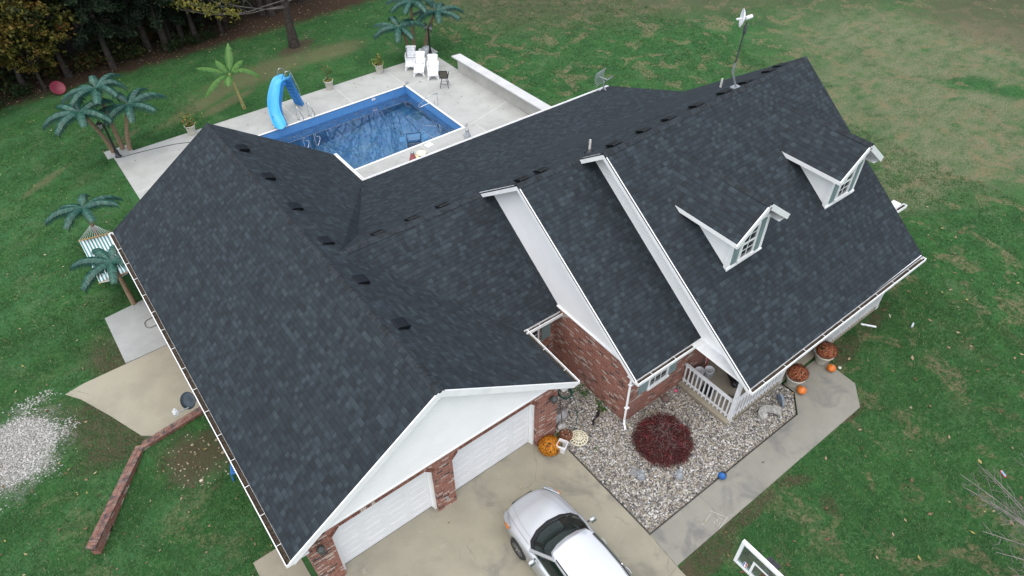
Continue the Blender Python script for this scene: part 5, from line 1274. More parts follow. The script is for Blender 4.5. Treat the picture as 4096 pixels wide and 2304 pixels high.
b.build("leg", M_bc, root); b = MB(); b.prism([(-.2, .3), (.2, .3), (.15, .62), (-.15, .62)], .25, .28, 'y'); b.build("backrest", M_bc, root)

# ------------------------------------------------------------------ front bed and walkway
def mum(label, loc, r, fl, seed, potr=None, squash=.8, flowers=620, group=None):
    root = thing("chrysanthemum", label, "potted flower", loc, 0, group); h = 0
    if potr: 
        b = MB(); h = .40; pot(b, potr, h); b.build("pot", M_cream, root)
    b = MB(); b.sphere((0, 0, h + r * .42), r * .92, 18, 12, 0, (1, 1, squash)); b.build("foliage", pm("mum_leaves", (.016, .032, .012), .8, .6, 22, .03, 40), root)
    gg = np.random.default_rng(seed); d = rdirs(flowers, gg); d = d[d[:, 2] > -.35]; n = len(d); P = d * np.array([1, 1, squash]) * r * gg.uniform(.96, 1.08, n)[:, None] + [0, 0, h + r * .42]
    t1 = np.cross(d, rdirs(n, gg)); t1 /= np.linalg.norm(t1, axis=1)[:, None]; t2 = np.cross(d, t1); s = (gg.uniform(.016, .027, n) * (r / .3) ** .3)[:, None]; V = []; 
    ring = [P + s * (t1 * math.cos(k * 1.0472) + t2 * math.sin(k * 1.0472)) for k in range(6)]; V = np.stack(ring, 1).reshape(-1, 3)
    np_obj("blossoms", V, np.arange(6 * n).reshape(n, 6), fl, None, root, attr=np.repeat(gg.uniform(0, 1, n), 6)); return root
M_or = attr_mat("orange_blossom", [(0, (.30, .085, .008)), (.4, (.48, .17, .010)), (.8, (.58, .26, .018)), (1, (.40, .10, .02))], .7); M_ru = attr_mat("rust_blossom", [(0, (.17, .035, .022)), (.4, (.28, .075, .030)), (.75, (.38, .15, .06)), (1, (.24, .04, .045))], .7)
mum("golden orange mum in bloom on the driveway by the garage pillar", (3.33, .02 - .1, .02), .33, M_or, 31, None, .78, 1700)
mum("rust mum in a white pot beside the shorter porch railing", (11.12, -3.02, .025), .33, M_ru, 32, .30, .62, 1050, "rust mums in white pots"); mum("rust mum in a white pot at the lawn edge of the walkway", (12.66, -3.02, .025), .33, M_ru, 33, .30, .62, 1050, "rust mums in white pots")
def pumpkin(label, loc, r=.15):
    root = thing("pumpkin", label, "pumpkin", loc, 0, "orange pumpkins on the walkway"); b = MB(); rows = []
    for i in range(13):
        th = math.pi * i / 12; rows.append([((r * math.sin(th) * (1 - .05 * abs(math.cos(k * 10 / 40 * 6.283 / 2)))) * math.cos(k / 40 * 6.283), (r * math.sin(th) * (1 - .05 * abs(math.cos(k * 10 / 40 * 6.283 / 2)))) * math.sin(k / 40 * 6.283), r * .86 - r * .86 * math.cos(th) * (1 - .12 * math.sin(th))) for k in range(40)])
    b.grid(rows, 0, True, True); b.build("rind", pm("pumpkin_rind", (.58, .15, .018), .4, .15, 7), root); b = MB(); b.tube([(0, 0, r * 1.66), (.01, .01, r * 1.85)], [.025, .016], 7); b.build("stem", pm("pumpkin_stem", (.30, .26, .13), .8), root)
pumpkin("orange pumpkin in front of the mum nearest the porch railing", (10.98, -3.40, .025), .155); pumpkin("orange pumpkin beside the mum at the lawn edge", (12.52, -3.44, .025), .15)
b = MB(); b.sphere((0, 0, .055), .06, 16, 10, 0, (1, 1, .9)); b.tube([(0, 0, .105), (.005, 0, .125)], .008, 6, 1); single(b, "gourd", [pm("pale_gourd", (.55, .62, .48), .5, .2, 12), M_bark], "small pale green gourd on the grass by the pumpkin", "gourd", (12.84, -3.57, 0))
# red laceleaf maple
root = thing("maple_shrub", "low domed dark red maple shrub in the river pebbles", "shrub", (6.12, -2.02, .02)); gg = np.random.default_rng(15); g = random.Random(15); b = MB()
for k in range(22):
    a = g.uniform(0, 6.28); e = g.uniform(.1, 1.35); q = Vector((.80 * math.cos(a) * math.cos(e), .80 * math.sin(a) * math.cos(e), .14 + .60 * math.sin(e))); m = q * .55 + Vector((0, 0, .18)); b.tube([(0, 0, .05), m, q], [.014, .008, .003], 4, cap=False)
    for j in range(3): s = m.lerp(q, .3 + .25 * j); b.tube([s, s + Vector((g.uniform(-.16, .16), g.uniform(-.16, .16), g.uniform(-.05, .10)))], [.005, .002], 3, cap=False)
for k in range(85):
    a = g.uniform(0, 6.28); e = g.uniform(.35, 1.5); q = Vector((.84 * math.cos(a) * math.cos(e), .84 * math.sin(a) * math.cos(e), .08 + .72 * math.sin(e))); a2 = g.uniform(0, 6.28); d_ = Vector((math.cos(a2), math.sin(a2), g.uniform(-.5, .1))) * .11
    b.tube([q - d_, q + Vector((0, 0, .03)), q + d_ * .8 + Vector((0, 0, -.02))], [.004, .0035, .002], 3, cap=False)
b.build("branches", M_twig, root)
n = 26000; d = rdirs(n, gg); d[:, 2] = np.abs(d[:, 2]); rr = gg.uniform(.35, 1, n) ** .30; lump = 1 + .05 * np.sin(d[:, 0] * 9 + 1) * np.cos(d[:, 1] * 8 + d[:, 2] * 5) + gg.normal(0, .06, n); P = d * np.array([.86, .86, .72]) * (rr * lump)[:, None] + [0, 0, .06]
P[:, 2] -= .10 * np.clip(np.hypot(P[:, 0], P[:, 1]) - .55, 0, 1); thin = gg.uniform(size=n) < .06 + .30 * np.clip((d[:, 2] - .5) * 2.0 * (d[:, 0] > -.35), 0, 1); P = P[~thin]; V, F = leafquads(P, .017, gg, .0, .5)
np_obj("foliage", V, F, attr_mat("maple_leaf", [(0, (.032, .010, .010)), (.35, (.085, .024, .022)), (.7, (.145, .052, .042)), (.84, (.15, .022, .030)), (.94, (.30, .018, .050))], .8), None, root, attr=np.repeat(np.clip(gg.uniform(0, 1, len(P)) * .9 + .1 * np.sin(P[:, 0] * 9) * np.sin(P[:, 1] * 8), 0, 1), 4))
# square bucket, drum, umbrella base, hose, stones, shovel
root = thing("square_bucket", "square white bucket with a green handle tool by the orange mum", "bucket", (3.58, -.36, .02), R(28))
b = MB(); 
def sqr(a, z): return [(-a, -a, z), (a, -a, z), (a, a, z), (-a, a, z)]
lv = [(.105, 0), (.13, .28), (.145, .285), (.145, .31), (.135, .315), (.14, .36), (.128, .36), (.1, .03)]
b.grid([sqr(a, z) for a, z in lv], 0, False, True); b.poly(sqr(.1, .03)); b.build("pail", M_white, root, bevel=.012); b = MB(); b.tube([(-.03, 0, .04), (.05, .03, .30)], .018, 8); b.build("tool_handle", pm("green_handle", (.03, .12, .07), .5), root)
b = MB(); b.lathe([(0, 0), (.20, 0), (.22, .03), (.22, .10), (.17, .13), (.16, .17), (.15, .18), (.06, .17), (.05, .14), (0, .14)], n=24)
for k in range(6): b.lathe([(.014, .18), (.014, .20), (0, .2)], (.115 * math.cos(k * 1.047), .115 * math.sin(k * 1.047), 0), 8, 1)
single(b, "brake_drum", [pm("rusted_iron", (.15, .06, .03), .85, .4, 9, .004, 40), M_galv], "rusty round drum between the pillar and the cream stand base", "drum", (3.98, -.06, .02))
root = thing("umbrella_stand", "cream round openwork umbrella stand base on the pebbles", "umbrella stand", (4.24, -.36, .03)); M_iv = pm("ivory_cast", (.64, .60, .45), .5, .06); b = MB()
for r_ in (.27, .185, .10): b.tube([(r_ * math.cos(k / 28 * 6.283), r_ * math.sin(k / 28 * 6.283), .02 + .10 * (1 - r_ / .27)) for k in range(29)], .022, 6)
for k in range(16):
    a = k / 16 * 6.283; b.tube([(.09 * math.cos(a), .09 * math.sin(a), .09), (.185 * math.cos(a + .12), .185 * math.sin(a + .12), .055), (.27 * math.cos(a), .27 * math.sin(a), .02)], .017, 5)
b.build("base", M_iv, root); b = MB(); b.lathe([(.09, .08), (.06, .13), (.04, .17), (.045, .27), (.03, .28), (.026, .2)], n=14); b.build("socket", M_iv, root)
b = MB()
for k in range(4): b.tube([((.21 + .012 * (k % 2)) * math.cos(j / 24 * 6.283), (.21 + .012 * (k % 2)) * math.sin(j / 24 * 6.283), .02 + .022 * k) for j in range(25)], .013, 5)
b.tube(cr([(.2, 0, .03), (-.05, -.6, .02), (-.45, -1.05, .02), (-.75, -1.25, .02), (-1.05, -1.5, .03)], 6), .012, 5)
single(b, "coiled_hose", pm("dark_green_hose", (.012, .095, .075), .45, .2), "dark green coiled hose on pebbles beside the garage wall", "hose", (5.02, 1.16, .03))
gg = random.Random(4)
def rock(label, loc, d, c, seed, rz=0, name="field_stone"):
    b = MB(); b.sphere((0, 0, d[2] * .4), 1, 12, 8, 0, (d[0], d[1], d[2])); r0 = random.Random(seed); b.v = [(x * (1 + r0.uniform(-.09, .09)), y * (1 + r0.uniform(-.09, .09)), max(-.01, z * (1 + r0.uniform(-.12, .12)))) for x, y, z in b.v]
    single(b, name, pm("stone_%d" % seed, c, .9, .3, 7, .01, 30), label, "stone", loc, rz)
rock("long pale grey boulder against the garage side wall", (4.28, .55, .02), (.34, .16, .20), (.34, .34, .34), 1, .2); rock("rounded white stone behind the shovel at the garage wall", (4.08, .25, .02), (.16, .14, .16), (.42, .41, .39), 2)
b = MB(); b.tube([(.25, .45, .75), (0, 0, .1)], .014, 6, 1); b.prism([(-.07, .0), (.07, .0), (.075, -.14), (0, -.22), (-.075, -.14)], -.01, .012, 'z'); single(b, "shovel", [pm("rusty_blade", (.15, .085, .06), .8, .3, 12), pm("shovel_handle", (.10, .06, .04), .7)], "rusty shovel leaning by stones at the garage side wall", "shovel", (4.06, .18, .06))
b = MB(); b.sphere((0, 0, .12), .12, 24, 16)
for k in range(3): 
    M = Matrix.Rotation(k * R(60), 3, 'Z'); b.tube([M @ Vector((.1205 * math.cos(a / 24 * 6.283), 0, .1205 * math.sin(a / 24 * 6.283))) + Vector((0, 0, .12)) for a in range(25)], .003, 4, 1, False)
ball = single(b, "basketball", [pm("brown_ball", (.17, .11, .095), .7, .15, 30), M_black], "brown basketball with black seams by the brick wall corner", "ball", (7.33, -.98, .02))
def text(parent, s, size, loc, rot, mat, name):
    cu = bpy.data.curves.new(name, 'FONT'); cu.body = s; cu.size = size; cu.align_x = 'CENTER'; cu.align_y = 'CENTER'; cu.extrude = .0008; o = bpy.data.objects.new(name, cu); col.objects.link(o); dg = bpy.context.evaluated_depsgraph_get(); me = bpy.data.meshes.new_from_object(o.evaluated_get(dg)); bpy.data.objects.remove(o)
    me.materials.clear(); me.materials.append(mat); o = bpy.data.objects.new(name, me); col.objects.link(o); o.parent = parent; o.location = loc; o.rotation_euler = rot; return o
_n = Vector((-.5, -.55, .67)).normalized(); text(ball, "NCAA", .05, Vector((0, 0, .12)) + _n * .1225 + Vector((0, 0, -.045)), _n.to_track_quat('Z', 'Y').to_euler(), M_black, "lettering"); 
text(ball, "Wilson", .04, Vector((0, 0, .12)) + _n * .121 + Vector((.0, .0, .028)), _n.to_track_quat('Z', 'Y').to_euler(), M_black, "lettering")
t = NT("blue_black_ball"); u, v, q = t.xyz(t.obj()); M_bb = t.fin(t.mix(t.M('GREATER_THAN', t.M('SINE', t.M('ADD', t.M('MULTIPLY', u, 26), t.M('MULTIPLY', v, 8))), .15), (.012, .10, .32), (.016, .022, .032)), .6)
b = MB(); b.sphere((0, 0, .12), .12, 24, 16); single(b, "basketball", M_bb, "blue and black basketball at the bed's walkway edge", "ball", (6.60, -3.87, .03))
b = MB(); b.sphere((0, 0, .055), .055, 16, 10); single(b, "toy_ball", pm("pink_rubber", (.72, .10, .20), .5), "small pink ball near the porch end of the brick wall", "ball", (7.87, -.93, .02))
b = MB(); b.lathe([(0, 0), (.15, 0), (.155, .02), (.15, .035), (0, .04)], n=20); single(b, "stepping_stone", pm("grey_disc", (.22, .225, .225), .9, .25, 8), "round grey stepping stone beside the small statue on the pebbles", "stone", (4.76, -2.25, .03))
def statue(label, loc, seed):
    b = MB(); b.lathe([(0, 0), (.11, 0), (.115, .04), (.09, .06), (.10, .12), (.075, .2), (.05, .25), (.03, .27), (.05, .30), (.055, .34), (.03, .385), (0, .39)], n=14); r0 = random.Random(seed)
    b.sphere((.07, -.04, .12), .06, 10, 8); b.sphere((-.07, -.04, .13), .055, 10, 8); b.tube([(.06, 0, .22), (.11, -.06, .15), (.02, -.11, .13)], .022, 6); b.tube([(-.06, 0, .22), (-.11, -.06, .15), (-.02, -.11, .13)], .022, 6)
    single(b, "garden_statue", pm("weathered_cast", (.30, .32, .34), .85, .35, 25, .005, 60), label, "statue", loc, -2.2 + seed, "weathered garden statues")
statue("small grey seated statue next to the round stepping stone", (4.78, -2.46, .03), 0); statue("small grey seated statue alone in front of the maple shrub", (5.66, -3.1, .03), .4)
root = thing("stone_bench", "broken curved stone bench lying on the pebbles by the porch", "bench", (9.5, -3.2, .03), R(-28)); M_bs = pm("bench_stone", (.33, .325, .30), .9, .3, 10, .008, 45); b = MB(); ar = [(.42 * math.cos(R(a)), -.42 + .62 * math.sin(R(a)) * .9) for a in range(25, 160, 9)]; inn = [(.28 * math.cos(R(a)) * 1.15, -.55 + .5 * math.sin(R(a)) * .9) for a in range(155, 28, -9)]
b.prism(ar + inn, .10, .17, 'z'); b.build("seat", M_bs, root)
b = MB(); b.prism([(-.36, -.2), (-.14, -.30), (-.02, -.12), (-.2, -.02)], .0, .09, 'z'); b.build("leg", pm("bench_leg_stone", (.42, .41, .38), .9, .2, 9), root); b = MB(); b.prism([(.22, .05), (.42, -.12), (.5, .02), (.3, .2)], .0, .09, 'z'); b.build("leg", M_bs, root)
b = MB(); b.prism([(-.2, .0), (.2, 0), (.23, .2), (.06, .42), (-.1, .38), (-.22, .16)], -.035, .035, 'y'); b.v = [(x, y + z * .12, z) for x, y, z in b.v]; single(b, "slate_slab", pm("blue_slate", (.17, .20, .24), .8, .35, 9), "upright blue grey slate slab near the pumpkin in the pebbles", "stone", (10.12, -3.25, .03), R(62), None, .01)
gg = np.random.default_rng(3)
for i, (x, y, s, lb) in enumerate(((5.45, 1.05, .22, "clump of green weeds at the foot of the side brick wall"), (5.5, .75, .2, "lower weed clump along the side brick wall"), (5.65, .2, .14, "small weeds under the side brick wall near the corner"), (5.52, -.02, .16, "green weeds sprouting beside the torn black fabric"), (3.8, -.0, .16, "grassy weeds at the garage pillar behind the drum"), (6.95, -1.62, .07, "tiny green weed between the maple and the porch"), (4.42, -.95, .06, "tiny green weed left of the maple in the pebbles"))):
    P = gg.normal(size=(int(500 * s), 3)) * [s * .5, s * .5, s * .25] + [0, 0, s * .3]; P[:, 2] = np.abs(P[:, 2]); V, F = leafquads(P, .022, gg, .2); o = np_obj("weed_clump", V, F, attr_mat("weed_leaf", [(0, (.02, .06, .012)), (1, (.07, .17, .03))], .8) if i == 0 else M_weed, attr=np.repeat(gg.uniform(0, 1, len(P)), 4)); M_weed = o.data.materials[0]; o.location = (x, y, .03); tag(o, lb, "weeds", "weeds in the front bed")
b = MB(); b.prism([(-.42, -.03), (-.2, .06), (0, .0), (.22, .10), (.42, .16), (.38, .22), (.1, .16), (-.12, .08), (-.3, .12), (-.45, .04)], 0, .02, 'z'); single(b, "landscape_fabric", M_black, "torn black weed fabric showing through the pebbles", "fabric", (5.3, -.14, .03), R(20))
# porch things
PZ = .15
def pail(label, loc, tilt=0):
    root = thing("plastic_bucket", label, "bucket", loc, 0, "white buckets on the porch"); b = MB(); b.lathe([(0, 0), (.13, 0), (.15, .33), (.158, .335), (.158, .36), (.145, .36), (.125, .04), (0, .03)], n=20); b.build("pail", pm("bucket_white", (.70, .71, .72), .4, .08), root); b = MB(); b.tube(cr([(.158, 0, .32), (.10, -.16, .22), (-.10, -.16, .22), (-.158, 0, .32)], 5), .006, 5); b.build("bail", M_galv, root)
    b = MB(); b.lathe([(0, .08), (.13, .09)], n=16); b.build("contents", M_soil, root)
pail("white bucket behind the porch railing, touching the brick wall side", (8.78, -1.03, PZ)); pail("white bucket with dark contents farther along the porch", (9.06, -1.20, PZ))
b = MB(); b.tube([(0, 0, 0), (.05, .06, .95)], .014, 6); b.beam((-.06, .03, .93), (.16, .09, .97), .03, .03); single(b, "push_broom", pm("pale_pole", (.50, .55, .53), .5, .2), "pale pole tool leaning on the porch brick wall", "broom", (9.2, -.92, PZ))
b = MB(); b.tube([(0, 0, .03), (.1, .06, .25), (.22, .1, .5)], .035, 8); b.tube([(.22, .1, .5), (.34, .1, .56)], .018, 6, 1); single(b, "caulking_gun", [pm("red_tube", (.40, .06, .07), .5, .3, 14), M_galv], "red caulking gun leaning behind the porch buckets", "tool", (9.14, -.98, PZ))
root = thing("leaf_blower", "black leaf blower with long nozzle lying on the porch", "leaf blower", (9.55, -1.75, PZ), R(58)); b = MB(); b.tube([(.55, .0, .07), (.15, .02, .07), (-.1, 0, .09)], [.05, .06, .08], 10); b.build("nozzle", M_black, root); b = MB(); b.sphere((-.25, 0, .13), .14, 14, 10, 0, (1.2, .9, .9)); b.tube([(-.4, 0, .2), (-.2, 0, .32), (-.05, 0, .2)], .02, 6); b.build("motor_housing", M_black, root)
b = MB(); b.prism([(-.28, -.2), (.24, -.24), (.3, .16), (-.22, .22)], 0, .012, 'z'); single(b, "door_mat", M_black, "black mat on the porch floor behind the white balusters", "mat", (8.66, -1.55, PZ), .4)
b = MB()
for k in range(7): b.tube(cr([(0, 0, .02), (.12 * math.cos(k), .1 * math.sin(k), .08), (.22 * math.cos(k * 1.3), .18 * math.sin(k * 1.3), .03)], 4), .008, 4)
single(b, "cord_tangle", M_black, "tangle of black cord behind the porch corner post", "cord", (8.9, -2.25, PZ))
b = MB(); b.lathe([(.0, .3), (.05, .28), (.05, .25), (0, .24)], n=12)
for k in range(4): b.tube([(.035 * math.cos(k * 1.57), .035 * math.sin(k * 1.57), .26), (.035 * math.cos(k * 1.57), .035 * math.sin(k * 1.57), .0)], .008, 6)
b.tube([(0, 0, .3), (0, 0, .62)], .003, 4); single(b, "wind_chime", M_galv, "metal wind chime hanging under the porch roof edge", "wind chime", (9.05, -1.55, 1.83))
# basketball hoop
root = thing("basketball_hoop", "basketball hoop with clear white-framed backboard beside the driveway", "basketball hoop", (4.02, -6.75, 0))
X0 = -.31; b = MB(); f = .075
def yz(y0, y1, z0, z1, x0=X0 - .025, x1=X0 + .025): b.bbox((x0, y0, z0), (x1, y1, z1))
yz(-.70, .70, 3.3 - f, 3.3, X0 - .03, X0 + .05); yz(-.70, .70, 2.38, 2.38 + f); yz(-.70, -.70 + f, 2.38 + f, 3.3 - f); yz(.70 - f, .70, 2.38 + f, 3.3 - f); b.build("board_frame", M_white, root)
t = NT("clear_acrylic"); tr = t.n("BsdfTransparent", {"Color": (.88, .94, .92)}); fz = t.n("Fresnel", {"IOR": 1.45}); gl = t.n("BsdfGlossy", {"Color": (.8, .85, .86), "Roughness": .12}); mxs = t.n("MixShader", {0: t.M('ADD', t.M('MULTIPLY', fz.outputs[0], .8), t.M('MULTIPLY', t.step(t.noise(t.obj(), 3, 3), .45, .75), .16)), 1: tr.outputs[0], 2: gl.outputs[0]}); t.t.links.new(mxs.outputs[0], t.out.inputs[0])
b = MB(); b.bbox((X0 - .006, -.70 + f, 2.38 + f), (X0 + .006, .70 - f, 3.3 - f)); b.build("backboard", t.mat, root)
b = MB()
for a in ((-.31, .31, 2.90, 2.955), (-.31, -.255, 2.47, 2.90), (.255, .31, 2.47, 2.90), (-.255, .255, 2.47, 2.51)): yz(*a, X0 - .014, X0 - .007)
b.build("target_square", M_white, root)
b = MB(); b.prism([(.40, 2.475), (.47, 2.475), (.485, 2.49), (.485, 2.66), (.47, 2.675), (.40, 2.675), (.385, 2.66), (.385, 2.49)], X0 - .011, X0 - .007, 'x')
b.prism([(.443, 2.485), (.478, 2.485), (.478, 2.665), (.455, 2.665), (.448, 2.60), (.468, 2.56)], X0 - .014, X0 - .0115, 'x', 1); b.prism([(.392, 2.485), (.415, 2.485), (.405, 2.56), (.425, 2.60), (.43, 2.665), (.392, 2.665)], X0 - .014, X0 - .0115, 'x', 2)
b.build("emblem", [M_white, pm("emblem_blue", (.02, .08, .38), .5), pm("emblem_red", (.55, .03, .05), .5)], root)
b = MB(); b.tube([(X0 - .15 - .23 + .23 * math.cos(k / 24 * 6.283), .23 * math.sin(k / 24 * 6.283), 2.55) for k in range(25)], .012, 6); b.bbox((X0 - .16, -.09, 2.46), (X0 - .008, .09, 2.56)); b.build("rim", pm("red_rim", (.42, .05, .04), .4), root)
b = MB()
for k in range(12):
    a = k / 12 * 6.283
    for s in (-1, 1): b.tube([(X0 - .38 + .22 * math.cos(a), .22 * math.sin(a), 2.54), (X0 - .38 + .16 * math.cos(a + s * .3), .16 * math.sin(a + s * .3), 2.35), (X0 - .38 + .12 * math.cos(a + s * .5), .12 * math.sin(a + s * .5), 2.15)], .005, 3, cap=False)
b.build("net", M_white, root)
b = MB(); b.bbox((X0 + .05, -.16, 3.16), (X0 + .17, .12, 3.31)); b.beam((X0 + .03, -.25, 2.6), (0, -.06, 2.7), .04, .04); b.beam((X0 + .03, .25, 2.6), (0, .06, 2.7), .04, .04); b.beam((X0 + .1, 0, 3.17), (.0, 0, 2.78), .05, .05); b.beam((X0 + .03, 0, 2.5), (.05, 0, 2.5), .05, .05)
for y in (-.3, .0, .3): b.lathe([(.02, 0), (.02, .03), (0, .03)], (X0 + .08, y, 3.3), 8)
b.build("bracket", M_black, root); b = MB(); b.tube([(0, 0, 0), (0, 0, 2.8)], .05, 12); b.build("pole", M_black, root)
# litter on the right lawn
b = MB(); b.prism([(-.25, -.03), (.25, -.035), (.25, .03), (-.25, .04)], 0, .03, 'z'); single(b, "trim_offcut", M_white, "white trim offcut lying on the grass beside the porch", "trim piece", (15.33, -3.07, .02), R(-53))
b = MB(); b.tube([(-.12, 0, .04), (.06, 0, .04), (.10, 0, .04), (.13, 0, .04)], [.035, .035, .015, .015], 10); single(b, "plastic_bottle", pm("clear_plastic", (.55, .60, .62), .2, .1), "crushed clear plastic bottle lying on the right lawn", "bottle", (16.55, -4.0, .02), R(15))
b = MB(); b.beam((-.09, 0, .02), (.09, .02, .02), .035, .025); single(b, "wood_scrap", pm("pale_wood", (.50, .44, .34), .8, .15), "short pale wood scrap lying in front of the porch end", "wood", (16.36, -3.28, 0), .6)
b = MB(); b.prism([(.02 * math.cos(a) * 1.9 + 0, .06 * math.sin(a) + (.05 if math.sin(a) > 0 else -.05)) for a in [k / 16 * 6.283 for k in range(16)]], 0, .025, 'z'); b.prism([(.012 * math.cos(a) * 1.9, .045 * math.sin(a) + (.045 if math.sin(a) > 0 else -.045)) for a in [k / 16 * 6.283 for k in range(16)]], .026, .032, 'z', 1); single(b, "toy_boat", [pm("toy_red", (.62, .12, .10), .5), pm("toy_cyan", (.10, .42, .62), .4)], "small red and cyan oval toy on the right lawn", "toy", (13.09, -8.73, .02), R(-30))
# chalk drawing on the walkway
b = MB()
def stroke(pts): b.tube([(x, y, .026) for x, y in pts], .007, 4)
stroke([(5.98, -4.32), (5.3, -4.86)] and [(5.55, -4.35), (5.78, -4.80)]); stroke([(5.52, -4.42), (5.2, -4.48), (5.05, -4.50)]); stroke([(5.40, -4.62), (5.30, -4.72), (5.38, -4.80), (5.50, -4.74), (5.46, -4.66), (5.58, -4.64), (5.62, -4.72)]); stroke([(5.75, -4.78), (5.35, -4.85)])
tag(b.build("chalk_drawing", pm("chalk_white", (.50, .49, .45), .95, .3, 30)), "white chalk scribble drawn on the concrete walkway", "chalk drawing")
# ------------------------------------------------------------------ silver car
car = thing("parked_car", "silver car with dark windshield parked facing the left garage door", "car", (1.52, 0, .02), R(-2))
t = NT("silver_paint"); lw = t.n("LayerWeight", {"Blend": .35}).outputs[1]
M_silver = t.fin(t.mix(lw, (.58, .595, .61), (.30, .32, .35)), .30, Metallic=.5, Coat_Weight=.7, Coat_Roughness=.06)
t = NT("car_glass"); tr = t.n("BsdfTransparent", {"Color": (.50, .60, .58)}); gl = t.n("BsdfGlossy", {"Color": (.9, .95, .95), "Roughness": .03}); fz = t.n("LayerWeight", {"Blend": .5}); mxs = t.n("MixShader", {0: t.M('ADD', t.M('MULTIPLY', t.M('POWER', fz.outputs[1], 4.0), .8), .05), 1: tr.outputs[0], 2: gl.outputs[0]}); t.t.links.new(mxs.outputs[0], t.out.inputs[0]); M_cg = t.mat
M_int = pm("car_interior", (.030, .034, .034), .8, .2, 12)
M_tyre = pm("tyre_rubber", (.022, .022, .023), .85, .3, 20); M_rim = pm("alloy_rim", (.42, .43, .44), .3, .1, metal=.8); M_amber = pm("amber_lens", (.55, .17, .03), .2, .1); M_lamp = pm("headlight_lens", (.40, .44, .46), .1, .15, metal=.3)
# body: cross-sections nose to tail   (y, half width, z floor, z belt, z top centre)
sec = [(-1.10, .30, .36, .52, .60), (-1.14, .52, .28, .58, .68), (-1.28, .72, .22, .66, .76), (-1.52, .83, .20, .74, .83), (-1.85, .875, .20, .80, .89), (-2.25, .89, .20, .85, .94), (-2.6, .895, .20, .88, .965), (-3.1, .90, .20, .90, .97), (-4.0, .905, .20, .91, .97), (-5.0, .89, .20, .92, .97), (-5.6, .82, .25, .92, .97), (-5.82, .66, .32, .86, .92)]
rows = []
for y, w_, z0, zb_, zt in sec:
    half = [(0, zt), (w_ * .42, zt - .004), (w_ * .74, zt - .018 - (zt - zb_) * .25), (w_ * .93, zb_ + .01), (w_ * 1.0, zb_ - .09), (w_ * 1.0, (z0 + zb_) * .52), (w_ * .985, z0 + .12), (w_ * .93, z0), (w_ * .5, z0 - .01)]
    rows.append([(x, y, z) for x, z in half[::-1]] + [(-x, y, z) for x, z in half[1:]])
b = MB(); b.grid(rows); b.poly(rows[0][::-1]); b.poly(rows[-1])
for i in range(len(b.s)): b.s[i] = True
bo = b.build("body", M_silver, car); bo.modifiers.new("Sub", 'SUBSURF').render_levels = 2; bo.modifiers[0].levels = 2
b = MB()
for y in (-2.13, -4.75):
    for s in (-1, 1):
        vs = []; n = 24
        for xx in (s * .62, s * 1.05):
            for k in range(n): vs.append((xx, y + .375 * math.cos(k / n * 6.283), .33 + .375 * math.sin(k / n * 6.283)))
        b.add(vs, [tuple(range(n)), tuple(range(2 * n - 1, n - 1, -1))] + [(k, k + n, (k + 1) % n + n, (k + 1) % n) for k in range(n)])
_me = b.mesh("wheel_well", M_black); _bm = bmesh.new(); _bm.from_mesh(_me); bmesh.ops.recalc_face_normals(_bm, faces=_bm.faces); _bm.to_mesh(_me); _bm.free(); cut = bpy.data.objects.new("wheel_well", _me); col.objects.link(cut); cut.parent = car
_bm = bmesh.new(); _bm.from_mesh(bo.data); bmesh.ops.recalc_face_normals(_bm, faces=_bm.faces); _bm.to_mesh(bo.data); _bm.free()
bl_ = bo.modifiers.new("Bool", 'BOOLEAN'); bl_.operation = 'DIFFERENCE'; bl_.object = cut; bl_.solver = 'EXACT'
bpy.context.view_layer.update(); dg = bpy.context.evaluated_depsgraph_get(); nm = bpy.data.meshes.new_from_object(bo.evaluated_get(dg)); bo.modifiers.clear(); bo.data = nm; bpy.data.objects.remove(cut)
if len(nm.materials) < 2: nm.materials.append(M_black)
nm.polygons.foreach_set("use_smooth", [True] * len(nm.polygons))
# greenhouse
belt = [(0, -2.22, .965), (.38, -2.27, .96), (.66, -2.40, .945), (.80, -2.62, .935), (.83, -3.3, .94), (.83, -4.2, .95), (.79, -5.0, .96), (.62, -5.45, .97), (0, -5.62, .97)]
roofl = [(0, -3.03, 1.40), (.30, -3.05, 1.395), (.53, -3.12, 1.385), (.605, -3.27, 1.375), (.635, -3.7, 1.40), (.635, -4.3, 1.40), (.60, -4.8, 1.37), (.48, -5.0, 1.34), (0, -5.08, 1.34)]
def mir(a): return a + [(-x, y, z) for x, y, z in a[-2:0:-1]]
def lerp3(a, c, f): return tuple(a[i] + (c[i] - a[i]) * f for i in range(3))
def glasspatch(idx, name, mat, f0=.06, f1=.95, bulge=.02):
    b = MB(); rows = []
    for k in range(6):
        f = f0 + (f1 - f0) * k / 5; rows.append([tuple(Vector(lerp3(B_[i], T_[i], f)) + Vector((B_[i][0] * .03, (.04 if abs(B_[i][0]) < .7 and B_[i][1] > -3 else 0), .02)) * math.sin(f * 3.14)) for i in idx])
    b.grid(rows); o = b.build(name, mat, car); return o
B_ = mir(belt); T_ = mir(roofl); N_ = len(B_)
glasspatch([-3, -2, -1, 0, 1, 2, 3][0:7], "windshield", M_cg, .05, .93)
glasspatch([3, 4, 5, 6], "side_window", M_cg, .06, .93); glasspatch([N_ - 6, N_ - 5, N_ - 4, N_ - 3], "side_window", M_cg, .06, .93); glasspatch([6, 7, 8, 9, 10], "rear_window", M_cg)
b = MB(); rows = []
for i in range(0, 9):
    L0 = Vector(T_[i]); R0 = Vector(T_[-i % N_]); e_ = (i / 8 - .5) * 2
    rows.append([tuple(L0.lerp(R0, k / 10) + Vector((0, 0, .006 + .05 * (1 - (k / 5 - 1) ** 2) * (1 - e_ ** 6)))) for k in range(11)])
